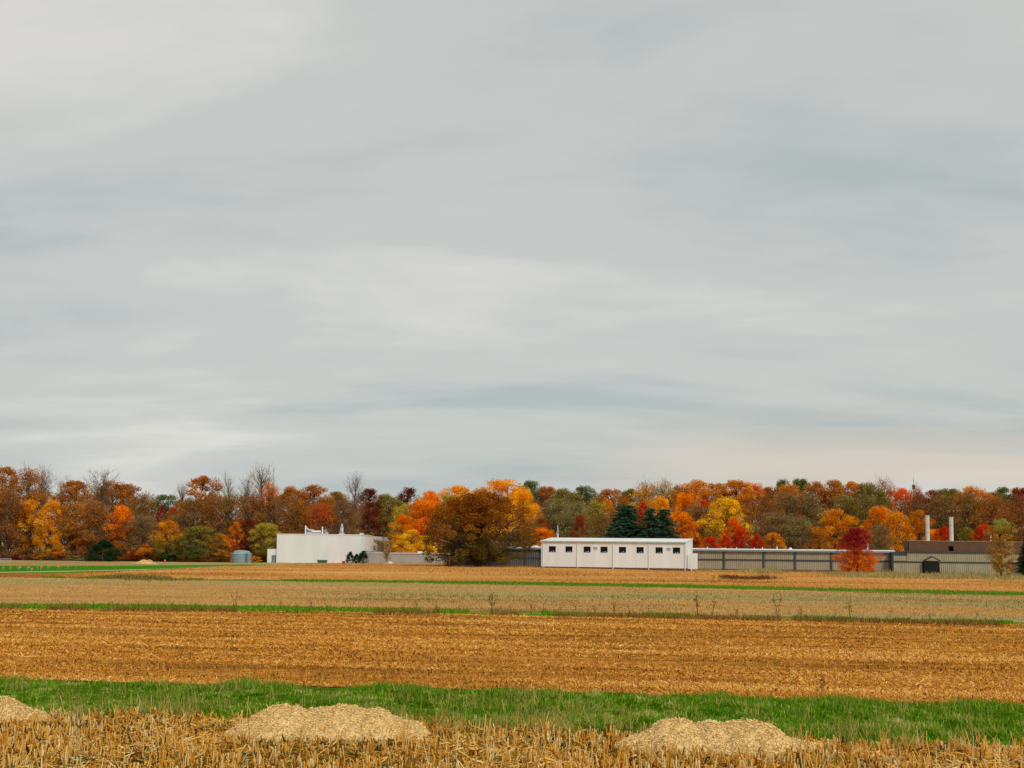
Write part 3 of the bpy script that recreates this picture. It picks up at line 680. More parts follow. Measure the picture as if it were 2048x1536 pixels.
class Wood:
    def __init__(s): s.V, s.F, s.n = [], [], 0
    def tube(s, pts, radii, sides=4):
        V, F = tube_arrays(pts, radii, sides); s.V.append(V); s.F.append(F + s.n); s.n += len(V)
    def mesh(s, name): return make_mesh(name, np.concatenate(s.V), np.concatenate(s.F), smooth=True)
def limb(a, b, rng, sag=0.1, k=5):
    t = np.linspace(0, 1, k)[:, None]; a, b = np.asarray(a, float), np.asarray(b, float); L = np.linalg.norm(b - a)
    P = a * (1 - t) + b * t; P[:, 2] += sag * L * np.sin(t[:, 0] * math.pi); P[1:-1] += rng.normal(scale=0.035 * L, size=(k - 2, 3)); return P

VAR = {}
def variant(key, W, H, c0, clumps, crad, per, leaf, seed, prof='oval', trunk_r=None, shell=0.45, twigs=0, limbs=True, drop=0.0, top_bias=0.0):
    rng = np.random.default_rng(seed)
    tr = trunk_r or 0.018 * H + 0.06
    Hc = H - c0
    # clump centres inside the crown outline
    C = []
    while len(C) < clumps:
        zf = rng.uniform(0.02, 0.97)
        if prof == 'oval': rr = math.sqrt(max(0, 1 - ((zf - 0.48) / 0.52) ** 2))
        elif prof == 'dome': rr = math.sqrt(max(0, 1 - (max(0, zf - 0.30) / 0.70) ** 2)) * (0.72 + 0.28 * min(1, zf / 0.3))
        elif prof == 'pyr': rr = (1 - zf) ** 0.62 * (0.75 + 0.25 * min(1, zf / 0.2)) * 1.1
        elif prof == 'drop': rr = (0.74 + 0.26 * zf / 0.35) if zf < 0.35 else ((1 - zf) / 0.65) ** 0.5
        elif prof == 'col': rr = min(1, 0.62 + zf * 1.2) * (1 if zf < 0.72 else math.sqrt(max(0, 1 - ((zf - 0.72) / 0.28) ** 2)))
        elif prof == 'vase': rr = (0.35 + 0.65 * min(1, zf / 0.6)) * math.sqrt(max(0, 1 - (max(0, zf - 0.55) / 0.45) ** 2))
        f = rng.uniform(0, 1) ** shell
        a = rng.uniform(0, 2 * math.pi); lob = 0.98 + 0.1 * math.sin(2 * a + seed) + 0.1 * math.sin(5 * a + 2 * seed + 4 * zf)
        r = max(0, W / 2 * rr * lob - crad * 0.35) * f
        if rng.uniform() < drop: continue
        C.append((r * math.cos(a), r * math.sin(a), c0 + zf * Hc))
    C = np.array(C); R = crad * rng.uniform(0.65, 1.25, len(C))
    V, F, tint, hg = leaves(C, R, per, leaf, rng, c0, H)
    crown = make_mesh(key + '_crown', V, F, tint, hg); crown.materials.append(FOL)
    w = Wood()
    top = c0 + Hc * 0.8; lean = rng.normal(scale=0.02 * H, size=2)
    zt = np.linspace(-0.4, top, 9); tp = np.stack([lean[0] * (zt / H) ** 2 + rng.normal(scale=0.02, size=9) * zt / 4, lean[1] * (zt / H) ** 2 + rng.normal(scale=0.02, size=9) * zt / 4, zt], 1)
    w.tube(tp, tr * np.linspace(1.15, 0.12, 9), 7)
    ends = []
    if limbs:
        for c in C[:: (1 if twigs else 2)]:
            h = math.hypot(c[0], c[1]); za = max(c0 * 0.75 + 0.3, min(top * 0.97, c[2] - 0.75 * h - 0.05 * H))
            a = np.array([np.interp(za, zt, tp[:, 0]), np.interp(za, zt, tp[:, 1]), za])
            P = limb(a, c, rng, 0.08); r0_ = tr * (0.12 + 0.3 * (1 - za / H))
            w.tube(P, r0_ * np.linspace(1, 0.25, 5), 4); ends.append((P, r0_ * 0.3))
    for P, r in ends if twigs else ():
        for _ in range(twigs):
            k = rng.integers(1, 5); s = P[k]; d = unit(unit(P[-1] - P[0]) * 0.6 + rng.normal(scale=0.55, size=3) + np.array([0, 0, 0.55])); L = crad * rng.uniform(0.7, 1.6)
            Q = limb(s, s + d * L, rng, 0.05, 4); w.tube(Q, max(0.022, r * 0.7) * np.linspace(1, 0.35, 4), 3)
            for _ in range(3):
                s2 = Q[rng.integers(1, 4)]; d2 = unit(d + rng.normal(scale=0.5, size=3) + np.array([0, 0, 0.25])); Q2 = limb(s2, s2 + d2 * L * rng.uniform(0.35, 0.7), rng, 0.03, 3)
                w.tube(Q2, 0.02 * np.linspace(1, 0.5, 3), 3)
    wm = w.mesh(key + '_trunk'); wm.materials.append(TWIG if twigs else BARK)
    VAR.setdefault(key.rstrip('0123456789'), []).append((crown, wm, W, H))
for i in range(4): variant(f'oak{i}', 12.5, 20, 5.0, 130, 1.3, 120, 0.16, 100 + i, 'dome', shell=0.42)
for i in range(4): variant(f'half{i}', 11, 20, 3.5, 100, 1.6, 75, 0.14, 200 + i, 'dome', shell=0.5, twigs=4)
for i in range(3): variant(f'bare{i}', 9.0, 20, 6.0, 70, 1.5, 3, 0.13, 300 + i, 'vase', shell=0.55, twigs=7)
for i in range(4): variant(f'maple{i}', 8, 10, 1.2, 110, 0.85, 120, 0.11, 400 + i, 'dome', shell=0.4)
for i in range(3): variant(f'shrub{i}', 4.5, 4.2, 0.2, 46, 0.62, 75, 0.10, 500 + i, 'dome', shell=0.4, trunk_r=0.07)
variant('bigoak', 18.5, 12.2, 0.8, 330, 1.1, 125, 0.14, 601, 'dome', shell=0.5, trunk_r=0.55)
variant('redmaple', 6.2, 6.6, 0.15, 260, 0.55, 95, 0.075, 602, 'drop', shell=0.55, trunk_r=0.14)
variant('pear', 4.0, 9.3, 0.6, 150, 0.52, 62, 0.08, 603, 'col', shell=0.55, trunk_r=0.17)
variant('firbush0', 6.6, 4.2, 0.1, 90, 0.6, 130, 0.085, 604, 'pyr', shell=0.4, trunk_r=0.12)
variant('firbush1', 2.2, 2.2, 0.02, 40, 0.3, 110, 0.05, 605, 'pyr', shell=0.4, trunk_r=0.06)
variant('wisp0', 2.2, 3.6, 0.3, 34, 0.45, 40, 0.05, 606, 'vase', twigs=4, trunk_r=0.06)

def spruce_variant(key, W, H, seed, dens=1.0, ex=0.82):
    rng = np.random.default_rng(seed); w = Wood(); w.tube([(0, 0, -0.3), (0, 0, H * 0.5), (0, 0, H * 0.98)], [0.24, 0.14, 0.03], 6)
    P, D, S = [], [], []
    z = 0.5
    while z < H * 0.985:
        f = 1 - z / H; nb = int((7 + 6 * f) * dens)
        for i in range(nb):
            a = rng.uniform(0, 2 * math.pi); L = (W / 2) * f ** ex * rng.uniform(0.62, 1.08) + 0.12
            t = np.linspace(0.06, 1, 6); droop = -0.42 * L * t ** 1.3 + 0.30 * L * np.maximum(0, t - 0.6)
            pts = np.stack([np.cos(a) * L * t, np.sin(a) * L * t, z + droop], 1)
            w.tube(pts, np.linspace(0.04, 0.012, 6), 3)
            m = int(26 + 46 * L / (W / 2)); tt = rng.uniform(0.12, 1.03, m); c = np.stack([np.cos(a) * L * tt, np.sin(a) * L * tt, z + np.interp(tt, t, droop)], 1)
            side = rng.normal(scale=0.26, size=(m, 1)) * (1.05 - 0.65 * tt[:, None]) * min(1, L / 1.4)
            c += side * np.array([[-math.sin(a), math.cos(a), 0]]); c[:, 2] += rng.normal(scale=0.06, size=m) - np.abs(side[:, 0]) * 0.3
            P.append(c); D.append(np.tile([math.cos(a), math.sin(a), -0.3], (m, 1)) + rng.normal(scale=0.55, size=(m, 3)))
        z += H * 0.036 * rng.uniform(0.75, 1.25)
    P = np.concatenate(P); D = unit(np.concatenate(D)); n = len(P); b = unit(np.cross(D, rng.normal(size=(n, 3)))); s = rng.uniform(0.12, 0.26, (n, 1))
    V = np.stack([P - D * s, P - b * s * 0.28, P + D * s, P + b * s * 0.28], 1).reshape(-1, 3)
    crown = make_mesh(key + '_crown', V, np.arange(4 * n).reshape(-1, 4), np.clip(rng.normal(0.5, 0.2, n), 0, 1), np.clip(P[:, 2] / H, 0, 1)); crown.materials.append(FOL)
    wm = w.mesh(key + '_trunk'); wm.materials.append(BARK); VAR.setdefault(key.rstrip('0123456789'), []).append((crown, wm, W, H))
spruce_variant('spruce0', 6.0, 10, 701, 2.2, 0.5); spruce_variant('spruce1', 5.6, 10, 702, 1.0, 0.66); spruce_variant('spruce2', 5.6, 10, 703, 1.0, 0.66)

NAMES = {'oak': 'oak_tree', 'half': 'half_bare_tree', 'bare': 'bare_tree', 'maple': 'maple_tree', 'shrub': 'shrub', 'bigoak': 'oak_tree', 'redmaple': 'maple_tree', 'pear': 'pear_tree', 'firbush': 'evergreen_shrub', 'wisp': 'young_tree', 'spruce': 'spruce_tree'}
CATS = {'shrub': 'shrub', 'firbush': 'shrub'}
K = 1.4
PAL = dict(rust=lin(172, 104, 32, K), rust2=lin(156, 94, 36, K), brown=lin(144, 104, 48, K), greybrown=lin(142, 116, 70, K), orange=lin(212, 122, 22, K), amber=lin(194, 124, 26, K), gold=lin(218, 152, 30, K), yellow=lin(224, 176, 36, K),
    ygreen=lin(174, 154, 52, K), olive=lin(134, 118, 46, K), green=lin(98, 108, 54, K), paleg=lin(146, 138, 80, K), red=lin(190, 58, 24, K), redor=lin(206, 94, 24, K), maroon=lin(112, 46, 28, K), crimson=lin(152, 34, 38, K), fir=lin(32, 60, 34, K), spruce=lin(56, 82, 60, K), tan=lin(190, 152, 84, K), lime=lin(138, 146, 66, K), purple=lin(130, 90, 60, K), dkred=lin(146, 66, 34, K), dkoak=lin(146, 86, 26, K), dkolive=lin(106, 88, 36, K), ochre=lin(168, 128, 50, K))
used = {}
SPLIT = dict(redmaple=0.22, pear=0.62)
WMUL = dict(oak=1.65, half=1.55, bare=1.1, maple=1.18, redmaple=1.14, pear=1.1, spruce=2.0, shrub=1.2)
def tree(kind, x, ytop, wpx, Y, col, label, col2=None, group='trees of the autumn wood', var=None, ybase=None):
    vs = VAR[kind]; i = used.get(kind, 0); used[kind] = i + 1
    crown, wood, W, H = vs[i % len(vs)] if var is None else vs[var]
    p = at(x, ytop, Y); zb = float(T(p[0], Y)) - 0.1
    if ybase is not None: zb = float(at(x, ybase, Y)[2])
    h = (p[2] - zb) * 1.0; w = wpx * Y / FPX * WMUL.get(kind, 1.0)
    r = thing(NAMES[kind], label, CATS.get(kind, 'tree'), (p[0], Y, zb), rnd.uniform(0, 6.28) if kind != 'bigoak' else 0.6, group)
    r.scale = (w / W, w / W, h / H)
    t = link('trunk', wood, None, r); c = link('crown', crown, None, r)
    jit = rnd.uniform(0.9, 1.1)
    a = PAL[col]; b = PAL[col2] if col2 else a
    c.color = (*[min(1, q * jit) for q in a], 1); c['split'] = SPLIT.get(kind, 0.25); c['col2'] = [min(1, q * jit) for q in b]
    return r

FOREST = [  # kind, x, top, width, depth, colour, label[, lower colour]
 # far back row, left to right
 ('oak', 8, 934, 62, 318, 'rust', 'tall rust oak at the extreme left edge of the wood'),
 ('half', 58, 938, 78, 316, 'rust', 'tall half bare rust tree with dark trunk, second from the left edge'),
 ('bare', 88, 944, 60, 322, 'tan', 'bare twiggy crown just right of the tallest rust trees at left'),
 ('bare', 128, 964, 40, 330, 'tan', 'thin bare tree in the notch between left rust trees'),
 ('oak', 152, 960, 62, 328, 'rust', 'rust oak left of the tall bare topped tree'),
 ('bare', 205, 946, 92, 314, 'tan', 'tall bare topped tree with a visible forked trunk above the evergreen bush'),
 ('oak', 226, 962, 62, 322, 'rust', 'rust oak right behind the bare topped tree'),
 ('oak', 258, 968, 55, 330, 'rust2', 'darker rust oak on the shoulder sloping down to the gap'),
 ('half', 285, 988, 72, 318, 'brown', 'brown half bare tree left of the small gap in the wood'),
 ('oak', 333, 990, 62, 400, 'green', 'dull green oak in the gap at left of the wood'),
 ('bare', 366, 972, 34, 340, 'tan', 'pale slender bare tree right of the green oak in the gap'),
 ('oak', 408, 951, 64, 335, 'rust', 'loose rust oak standing tallest above the olive trees'),
 ('bare', 455, 958, 48, 335, 'brown', 'upright bare tree right of the loose rust oak'),
 ('bare', 494, 961, 48, 333, 'rust', 'bare tree with a few rust leaves left of the pale sycamore'),
 ('bare', 527, 939, 66, 330, 'tan', 'tallest pale bare tree with a fine round crown behind the white block'),
 ('half', 538, 965, 46, 326, 'orange', 'orange leaved half bare tree under the pale bare crown'),
 ('oak', 586, 973, 60, 335, 'rust', 'rust oak right of the tall pale bare tree'),
 ('oak', 628, 970, 62, 338, 'rust', 'rust oak above the rooftop ducts'),
 ('oak', 672, 984, 60, 345, 'brown', 'brown oak above the pointed roof vent'),
 ('bare', 710, 957, 66, 350, 'greybrown', 'bare grey tree standing above the maroon crowns'),
 ('oak', 738, 976, 46, 362, 'maroon', 'maroon crown right of the bare grey tree'),
 ('oak', 776, 988, 60, 365, 'olive', 'olive brown crown between two maroon crowns'),
 ('oak', 815, 975, 44, 380, 'maroon', 'dark maroon dome on the skyline left of centre'),
 ('oak', 860, 984, 58, 366, 'amber', 'amber crown on the skyline left of the golden oaks'),
 ('oak', 915, 970, 66, 365, 'gold', 'small golden oak on the skyline left of the large golden oak'),
 ('oak', 962, 975, 50, 368, 'amber', 'amber crown between the two golden oaks'),
 ('oak', 1012, 959, 100, 362, 'gold', 'large golden oak rising behind the big brown oak'),
 ('oak', 1062, 962, 58, 385, 'green', 'green crown right behind the large golden oak'),
 ('oak', 1096, 972, 52, 380, 'rust', 'rust crown right of the green skyline crown'),
 ('oak', 1132, 977, 66, 376, 'olive', 'olive skyline crown above the white building left end'),
 ('oak', 1172, 972, 58, 384, 'green', 'dull green skyline crown left of the rust crown over the white building'),
 ('oak', 1222, 979, 66, 374, 'rust', 'rust skyline crown left above the spruces'),
 ('oak', 1262, 977, 50, 382, 'olive', 'olive skyline crown directly above the spruces'),
 ('half', 1292, 968, 58, 372, 'gold', 'tan gold half bare skyline tree above the spruces'),
 ('half', 1328, 963, 60, 372, 'tan', 'pale tan half bare skyline tree right above the spruces'),
 ('oak', 1358, 970, 56, 376, 'rust', 'rust skyline crown left of the amber crown'),
 ('oak', 1392, 960, 66, 370, 'amber', 'amber skyline oak above the right end of the white building'),
 ('oak', 1432, 967, 60, 374, 'rust', 'rust skyline crown above the bright yellow maple'),
 ('oak', 1470, 959, 72, 370, 'amber', 'broad amber skyline oak right of the yellow maple'),
 ('oak', 1504, 965, 56, 374, 'orange', 'orange skyline oak right of the broad amber one'),
 ('oak', 1538, 974, 56, 380, 'rust2', 'low brown skyline crown left of the green pair'),
 ('oak', 1567, 960, 40, 395, 'green', 'small green skyline crown, left of the green pair'),
 ('oak', 1602, 956, 48, 395, 'green', 'green skyline crown poking up highest over the hall'),
 ('oak', 1580, 967, 58, 372, 'amber', 'amber brown crown in front of the green skyline pair'),
 ('oak', 1632, 963, 56, 372, 'rust', 'rust skyline crown right of the green pair'),
 ('oak', 1668, 961, 60, 370, 'rust', 'rust skyline crown above the broad amber maple'),
 ('oak', 1702, 962, 56, 370, 'amber', 'amber skyline crown above the crimson tree'),
 ('oak', 1740, 965, 64, 368, 'olive', 'olive gold skyline crown right of the crimson tree'),
 ('half', 1768, 961, 48, 372, 'rust', 'loose rust tree at the skyline step left of the mast'),
 ('oak', 1802, 976, 62, 376, 'redor', 'red orange skyline crown just left of the mast'),
 ('half', 1834, 975, 34, 380, 'redor', 'small loose orange tree at the foot of the mast'),
 ('oak', 1864, 981, 60, 378, 'dkred', 'dull red skyline crown above the stacks'),
 ('oak', 1900, 976, 66, 376, 'olive', 'olive skyline crown right of the stacks'),
 ('oak', 1946, 973, 72, 370, 'amber', 'broad orange brown skyline dome at right'),
 ('oak', 1988, 984, 56, 378, 'brown', 'brown skyline crown right of the orange brown dome'),
 ('oak', 2008, 975, 52, 392, 'green', 'olive green skyline crown near the right edge'),
 ('oak', 2042, 974, 56, 388, 'dkred', 'dark red skyline crown at the right edge'),
 ('oak', 2085, 980, 60, 376, 'rust', 'rust crown cut by the right edge'),
 ('oak', -45, 945, 70, 320, 'rust', 'rust oak cut by the left edge'),
 # middle rows, left to right
 ('maple', 103, 1001, 58, 308, 'gold', 'golden yellow tree in the wood at far left'),
 ('maple', 58, 1000, 56, 312, 'gold', 'amber yellow tree behind the dark trunk at far left', 'rust'),
 ('half', 20, 985, 70, 310, 'rust2', 'dark rust half bare tree in front at the left edge'),
 ('half', 150, 1005, 70, 310, 'amber', 'amber brown tree right of the golden yellow one at far left', 'brown'),
 ('half', 190, 1000, 70, 308, 'rust', 'rust half bare tree over the evergreen bush'),
 ('maple', 245, 1012, 56, 310, 'orange', 'orange tree right above the evergreen bush', 'rust'),
 ('half', 282, 1030, 62, 308, 'greybrown', 'grey brown bare tree left of the red spot'),
 ('maple', 323, 1010, 26, 345, 'crimson', 'small deep red tree in the gap of the wood'),
 ('maple', 348, 1014, 38, 345, 'redor', 'small orange red tree in the gap, right of the deep red one'),
 ('half', 355, 1030, 50, 330, 'paleg', 'pale grey green tree below the orange red one in the gap'),
 ('half', 385, 996, 62, 325, 'brown', 'brown half bare tree behind the olive trees, leftmost of its row'),
 ('half', 425, 992, 62, 325, 'rust2', 'brown red half bare tree above the olive bushy tree'),
 ('half', 466, 990, 62, 325, 'brown', 'brown half bare tree above the maroon tree'),
 ('half', 505, 990, 60, 325, 'rust2', 'rust half bare tree above the gold olive tree'),
 ('half', 548, 992, 60, 325, 'brown', 'brown half bare tree above the left end of the white block'),
 ('half', 596, 1000, 62, 326, 'rust', 'orange rust half bare tree left above the rooftop ducts'),
 ('half', 640, 1006, 62, 328, 'redor', 'orange half bare tree right above the rooftop ducts', 'brown'),
 ('half', 684, 1002, 62, 330, 'purple', 'purple brown bare tree behind the pointed roof vent'),
 ('half', 728, 1006, 56, 374, 'redor', 'orange red half bare tree behind the right end of the white block', 'brown'),
 ('maple', 760, 1009, 34, 376, 'redor', 'small bright orange tree up behind the white block right end', 'dkred'),
 ('maple', 718, 1041, 30, 372, 'red', 'bright red tree over the right end of the white block roof', 'redor'),
 ('half', 758, 1030, 40, 372, 'dkred', 'dull red tree left of the orange maple by the white block', 'brown'),
 ('half', 768, 1042, 36, 366, 'ygreen', 'thin yellow leaved tree beside the white block side wall'),
 ('maple', 788, 1003, 40, 372, 'orange', 'orange tree up the slope right of the white block', 'rust'),
 ('maple', 806, 1008, 48, 336, 'ygreen', 'yellow green tree above the bright orange maple'),
 ('maple', 848, 1000, 84, 334, 'orange', 'large rounded orange tree left above the big oak', 'brown'),
 ('maple', 862, 984, 56, 348, 'orange', 'bright orange crown behind the large rounded orange tree'),
 ('maple', 898, 990, 66, 338, 'ygreen', 'yellow green tree touching the big oak on its left'),
 ('maple', 932, 986, 56, 344, 'yellow', 'yellow crown peeping out left over the big oak'),
 ('maple', 808, 1030, 54, 318, 'orange', 'bright orange maple behind the yellow maple', 'gold'),
 ('maple', 856, 1035, 58, 314, 'redor', 'bright orange red maple left of the big oak', 'rust'),
 ('maple', 823, 1060, 66, 306, 'yellow', 'bright yellow maple beside the white block'),
 ('maple', 852, 1070, 48, 304, 'yellow', 'lower yellow maple between the yellow one and the big oak', 'gold'),
 ('maple', 1048, 980, 70, 338, 'gold', 'golden crown right over the big oak', 'amber'),
 ('maple', 1068, 1008, 46, 320, 'gold', 'golden orange tree touching the big oak on its right', 'rust'),
 ('half', 1062, 1045, 56, 300, 'brown', 'brown half bare tree right beside the big oak'),
 ('maple', 1082, 1036, 44, 305, 'dkred', 'red brown tree behind the bright orange maple by the white building'),
 ('maple', 1088, 1056, 66, 296, 'orange', 'bright orange maple at the left end of the white building', 'gold'),
 ('half', 1108, 998, 70, 320, 'paleg', 'pale grey green feathery tree, left of two over the white building'),
 ('half', 1150, 1006, 72, 316, 'paleg', 'pale olive feathery tree, right of two over the white building'),
 ('maple', 1160, 1030, 34, 300, 'dkred', 'dark red narrow tree over the white building roof', 'maroon'),
 ('half', 1190, 1002, 60, 322, 'ygreen', 'yellow olive half bare tree over the middle of the white building', 'brown'),
 ('half', 1206, 1030, 60, 302, 'brown', 'brown half bare tree left of the spruces'),
 ('maple', 1216, 1000, 42, 325, 'amber', 'amber tree left above the spruces', 'brown'),
 ('maple', 1286, 1005, 34, 322, 'red', 'red tree between the spruce tops'),
 ('maple', 1320, 994, 62, 318, 'gold', 'bright golden maple behind the right spruce', 'yellow'),
 ('maple', 1372, 988, 66, 325, 'orange', 'orange brown rounded tree right of the golden maple', 'brown'),
 ('half', 1392, 1010, 64, 318, 'greybrown', 'grey brown bare tree between the orange and yellow maples'),
 ('maple', 1362, 1024, 78, 300, 'orange', 'bright orange maple right of the spruces', 'redor'),
 ('maple', 1408, 1001, 42, 324, 'red', 'red crown left of the bright yellow maple'),
 ('maple', 1450, 996, 96, 308, 'yellow', 'large bright yellow maple over the hall', 'ygreen'),
 ('half', 1524, 990, 84, 325, 'rust2', 'brown half bare tree right of the large yellow maple'),
 ('half', 1572, 986, 84, 330, 'greybrown', 'grey brown half bare tree in the middle of the right hand wood'),
 ('half', 1622, 992, 74, 328, 'greybrown', 'grey olive bare tree left of the broad amber maple', 'green'),
 ('half', 1545, 1026, 90, 306, 'greybrown', 'low grey brown bare tree over the hall roof, left of two'),
 ('half', 1598, 1036, 70, 304, 'paleg', 'low grey green bare tree over the hall roof, right of two', 'brown'),
 ('half', 1690, 990, 70, 330, 'olive', 'dark olive tree behind the broad amber maple'),
 ('half', 1735, 992, 64, 326, 'olive', 'dark olive tree between the two amber maples', 'brown'),
 ('maple', 1466, 1038, 44, 300, 'redor', 'red brown tree in front of the large yellow maple', 'dkred'),
 ('maple', 1483, 1054, 44, 294, 'red', 'bright red tree just over the hall roof', 'crimson'),
 ('maple', 1514, 1068, 30, 292, 'red', 'small bright red tree over the hall roof, right of the taller red one'),
 ('maple', 1450, 1072, 34, 292, 'red', 'small red tree over the hall roof, left of the taller red one'),
 ('maple', 1422, 1074, 38, 290, 'red', 'low red tree beside the right end of the white building', 'dkred'),
 ('maple', 1545, 1066, 50, 296, 'amber', 'low amber brown tree over the hall roof', 'rust'),
 ('maple', 1672, 1019, 96, 302, 'amber', 'broad amber maple behind the crimson tree', 'rust'),
 ('maple', 1640, 1060, 50, 294, 'rust', 'low rust tree left of the broad amber maple'),
 ('maple', 1757, 1014, 70, 308, 'orange', 'orange topped tree between the crimson tree and the stacks', 'ygreen'),
 ('half', 1758, 1050, 46, 292, 'greybrown', 'grey bare tree in front of the orange topped tree'),
 ('maple', 1792, 1024, 70, 300, 'amber', 'amber maple left of the left stack', 'gold'),
 ('maple', 1838, 1021, 62, 302, 'amber', 'amber brown maple behind the left stack', 'rust'),
 ('half', 1826, 988, 76, 330, 'purple', 'purple brown bare tree under the mast'),
 ('half', 1880, 990, 84, 330, 'brown', 'brown half bare tree behind the stacks'),
 ('half', 1932, 988, 84, 326, 'brown', 'brown half bare tree right of the right stack', 'olive'),
 ('half', 1985, 996, 84, 324, 'rust2', 'rust brown half bare tree behind the green topped pear tree'),
 ('half', 2038, 996, 70, 324, 'rust2', 'rust brown half bare tree at the right edge'),
 ('maple', 1886, 1054, 46, 296, 'red', 'bright red tree between the two stacks', 'gold'),
 ('maple', 1862, 1060, 40, 298, 'gold', 'low golden tree just behind the left stack'),
 ('maple', 1966, 1049, 48, 292, 'red', 'bright red tree behind the green topped pear tree', 'olive'),
 ('maple', 1935, 1055, 44, 298, 'olive', 'dark olive tree right of the right stack', 'green'),
 # front trees at left
 ('maple', 337, 1042, 66, 302, 'amber', 'rounded amber olive tree left of the olive bushy tree', 'olive'),
 ('maple', 398, 1053, 84, 300, 'olive', 'olive green bushy tree left of the tank', 'green'),
 ('maple', 440, 1068, 40, 302, 'amber', 'small amber tree at the right flank of the olive bushy tree', 'olive'),
 ('maple', 472, 1044, 30, 303, 'orange', 'narrow orange tree left of the maroon tree', 'redor'),
 ('maple', 497, 1039, 54, 306, 'maroon', 'dark maroon tree behind the tank'),
 ('maple', 535, 1047, 68, 300, 'ygreen', 'gold olive rounded tree beside the left end of the white block', 'olive'),
]
for f in FOREST:
    tree(f[0], f[1], f[2], f[3], f[4], f[5], f[6], f[7] if len(f) > 7 else None)
SHRUBS = [
 (285, 1087, 46, 303, 'orange', 'orange shrub left of the far chip pile', 'dkred'), (262, 1104, 34, 302, 'dkred', 'dull red shrub right of the evergreen bush', None),
 (322, 1100, 40, 303, 'brown', 'brown shrub behind the marker stake', None), (344, 1096, 46, 301, 'green', 'dark green shrub below the amber olive tree', 'fir'),
 (372, 1102, 46, 301, 'rust', 'rust red shrub left below the olive bushy tree', None), (410, 1100, 50, 300, 'brown', 'brown shrub below the olive bushy tree', None),
 (448, 1098, 40, 301, 'amber', 'amber shrub left of the tank', 'brown'), (155, 1112, 48, 302, 'paleg', 'pale grey green shrub left of the evergreen bush', None),
 (118, 1102, 34, 304, 'orange', 'small orange shrub in the shade at far left', 'brown'), (82, 1106, 40, 304, 'amber', 'dull amber shrub at the foot of the golden yellow tree', 'brown'),
 (30, 1110, 60, 305, 'dkred', 'low dull red shrub right of the wire fence', None), (510, 1112, 30, 297, 'gold', 'small golden shrub right beside the tank', None),
 (520, 1100, 40, 301, 'dkred', 'dull red shrub between the tank and the white block', None), (160, 1080, 56, 306, 'rust2', 'rust shrub above the pale grey green shrub', None),
 (235, 1085, 50, 306, 'rust', 'rust shrub behind the evergreen bush', None)]
for x, y, w, Y, c, lab, c2 in SHRUBS: tree('shrub', x, y, w, Y, c, lab, c2, 'shrubs along the foot of the wood')
tree('firbush', 207, 1081, 90, 294, 'fir', 'dark green dome shaped evergreen at the foot of the left wood', None, 'evergreens', 0)
for x, y, w, lab in ((700.5, 1105, 19, 'dark green conifer by the white block, left of three'), (713, 1109.5, 16, 'shortest dark green conifer by the white block, middle of three'), (727, 1103.5, 26, 'largest dark green conifer by the white block, right of three')):
    tree('firbush', x, y - 1.5, w * 1.45, 284, 'fir', lab, None, 'conifers against the white block', 1)
tree('spruce', 1252, 1006, 66, 272, 'spruce', 'dense dark spruce, left of three over the white building', None, 'spruces behind the white building', 0)
tree('spruce', 1302, 1013, 56, 268, 'spruce', 'dark open spruce, middle of three over the white building', None, 'spruces behind the white building', 1)
tree('spruce', 1328, 1013, 62, 270, 'spruce', 'dark open spruce, right of three over the white building', None, 'spruces behind the white building', 2)
tree('spruce', 2064, 1058, 36, 222, 'fir', 'dark green conifer at the right edge by the bin', None, 'evergreens', 0)
tree('bigoak', 957, 986, 252, 236, 'dkoak', 'big broad dark brown oak in front of the hall', 'dkolive', 'trees in front of the buildings')
tree('redmaple', 1713, 1056, 80, 219, 'crimson', 'crimson tree with orange lower leaves in front of the hall', 'orange', 'trees in front of the buildings', ybase=1145)
tree('pear', 1999, 1035, 56, 209, 'lime', 'narrow pear tree with green top and yellow brown leaves by the entrance', 'ochre', 'trees in front of the buildings')
tree('wisp', 775, 1082, 26, 276, 'tan', 'small pale tan leafed tree against the low grey wing', None, 'trees in front of the buildings')
tree('shrub', 897, 1113, 18, 234, 'dkred', 'small red shrub at the left foot of the big oak', None, 'shrubs by the buildings')

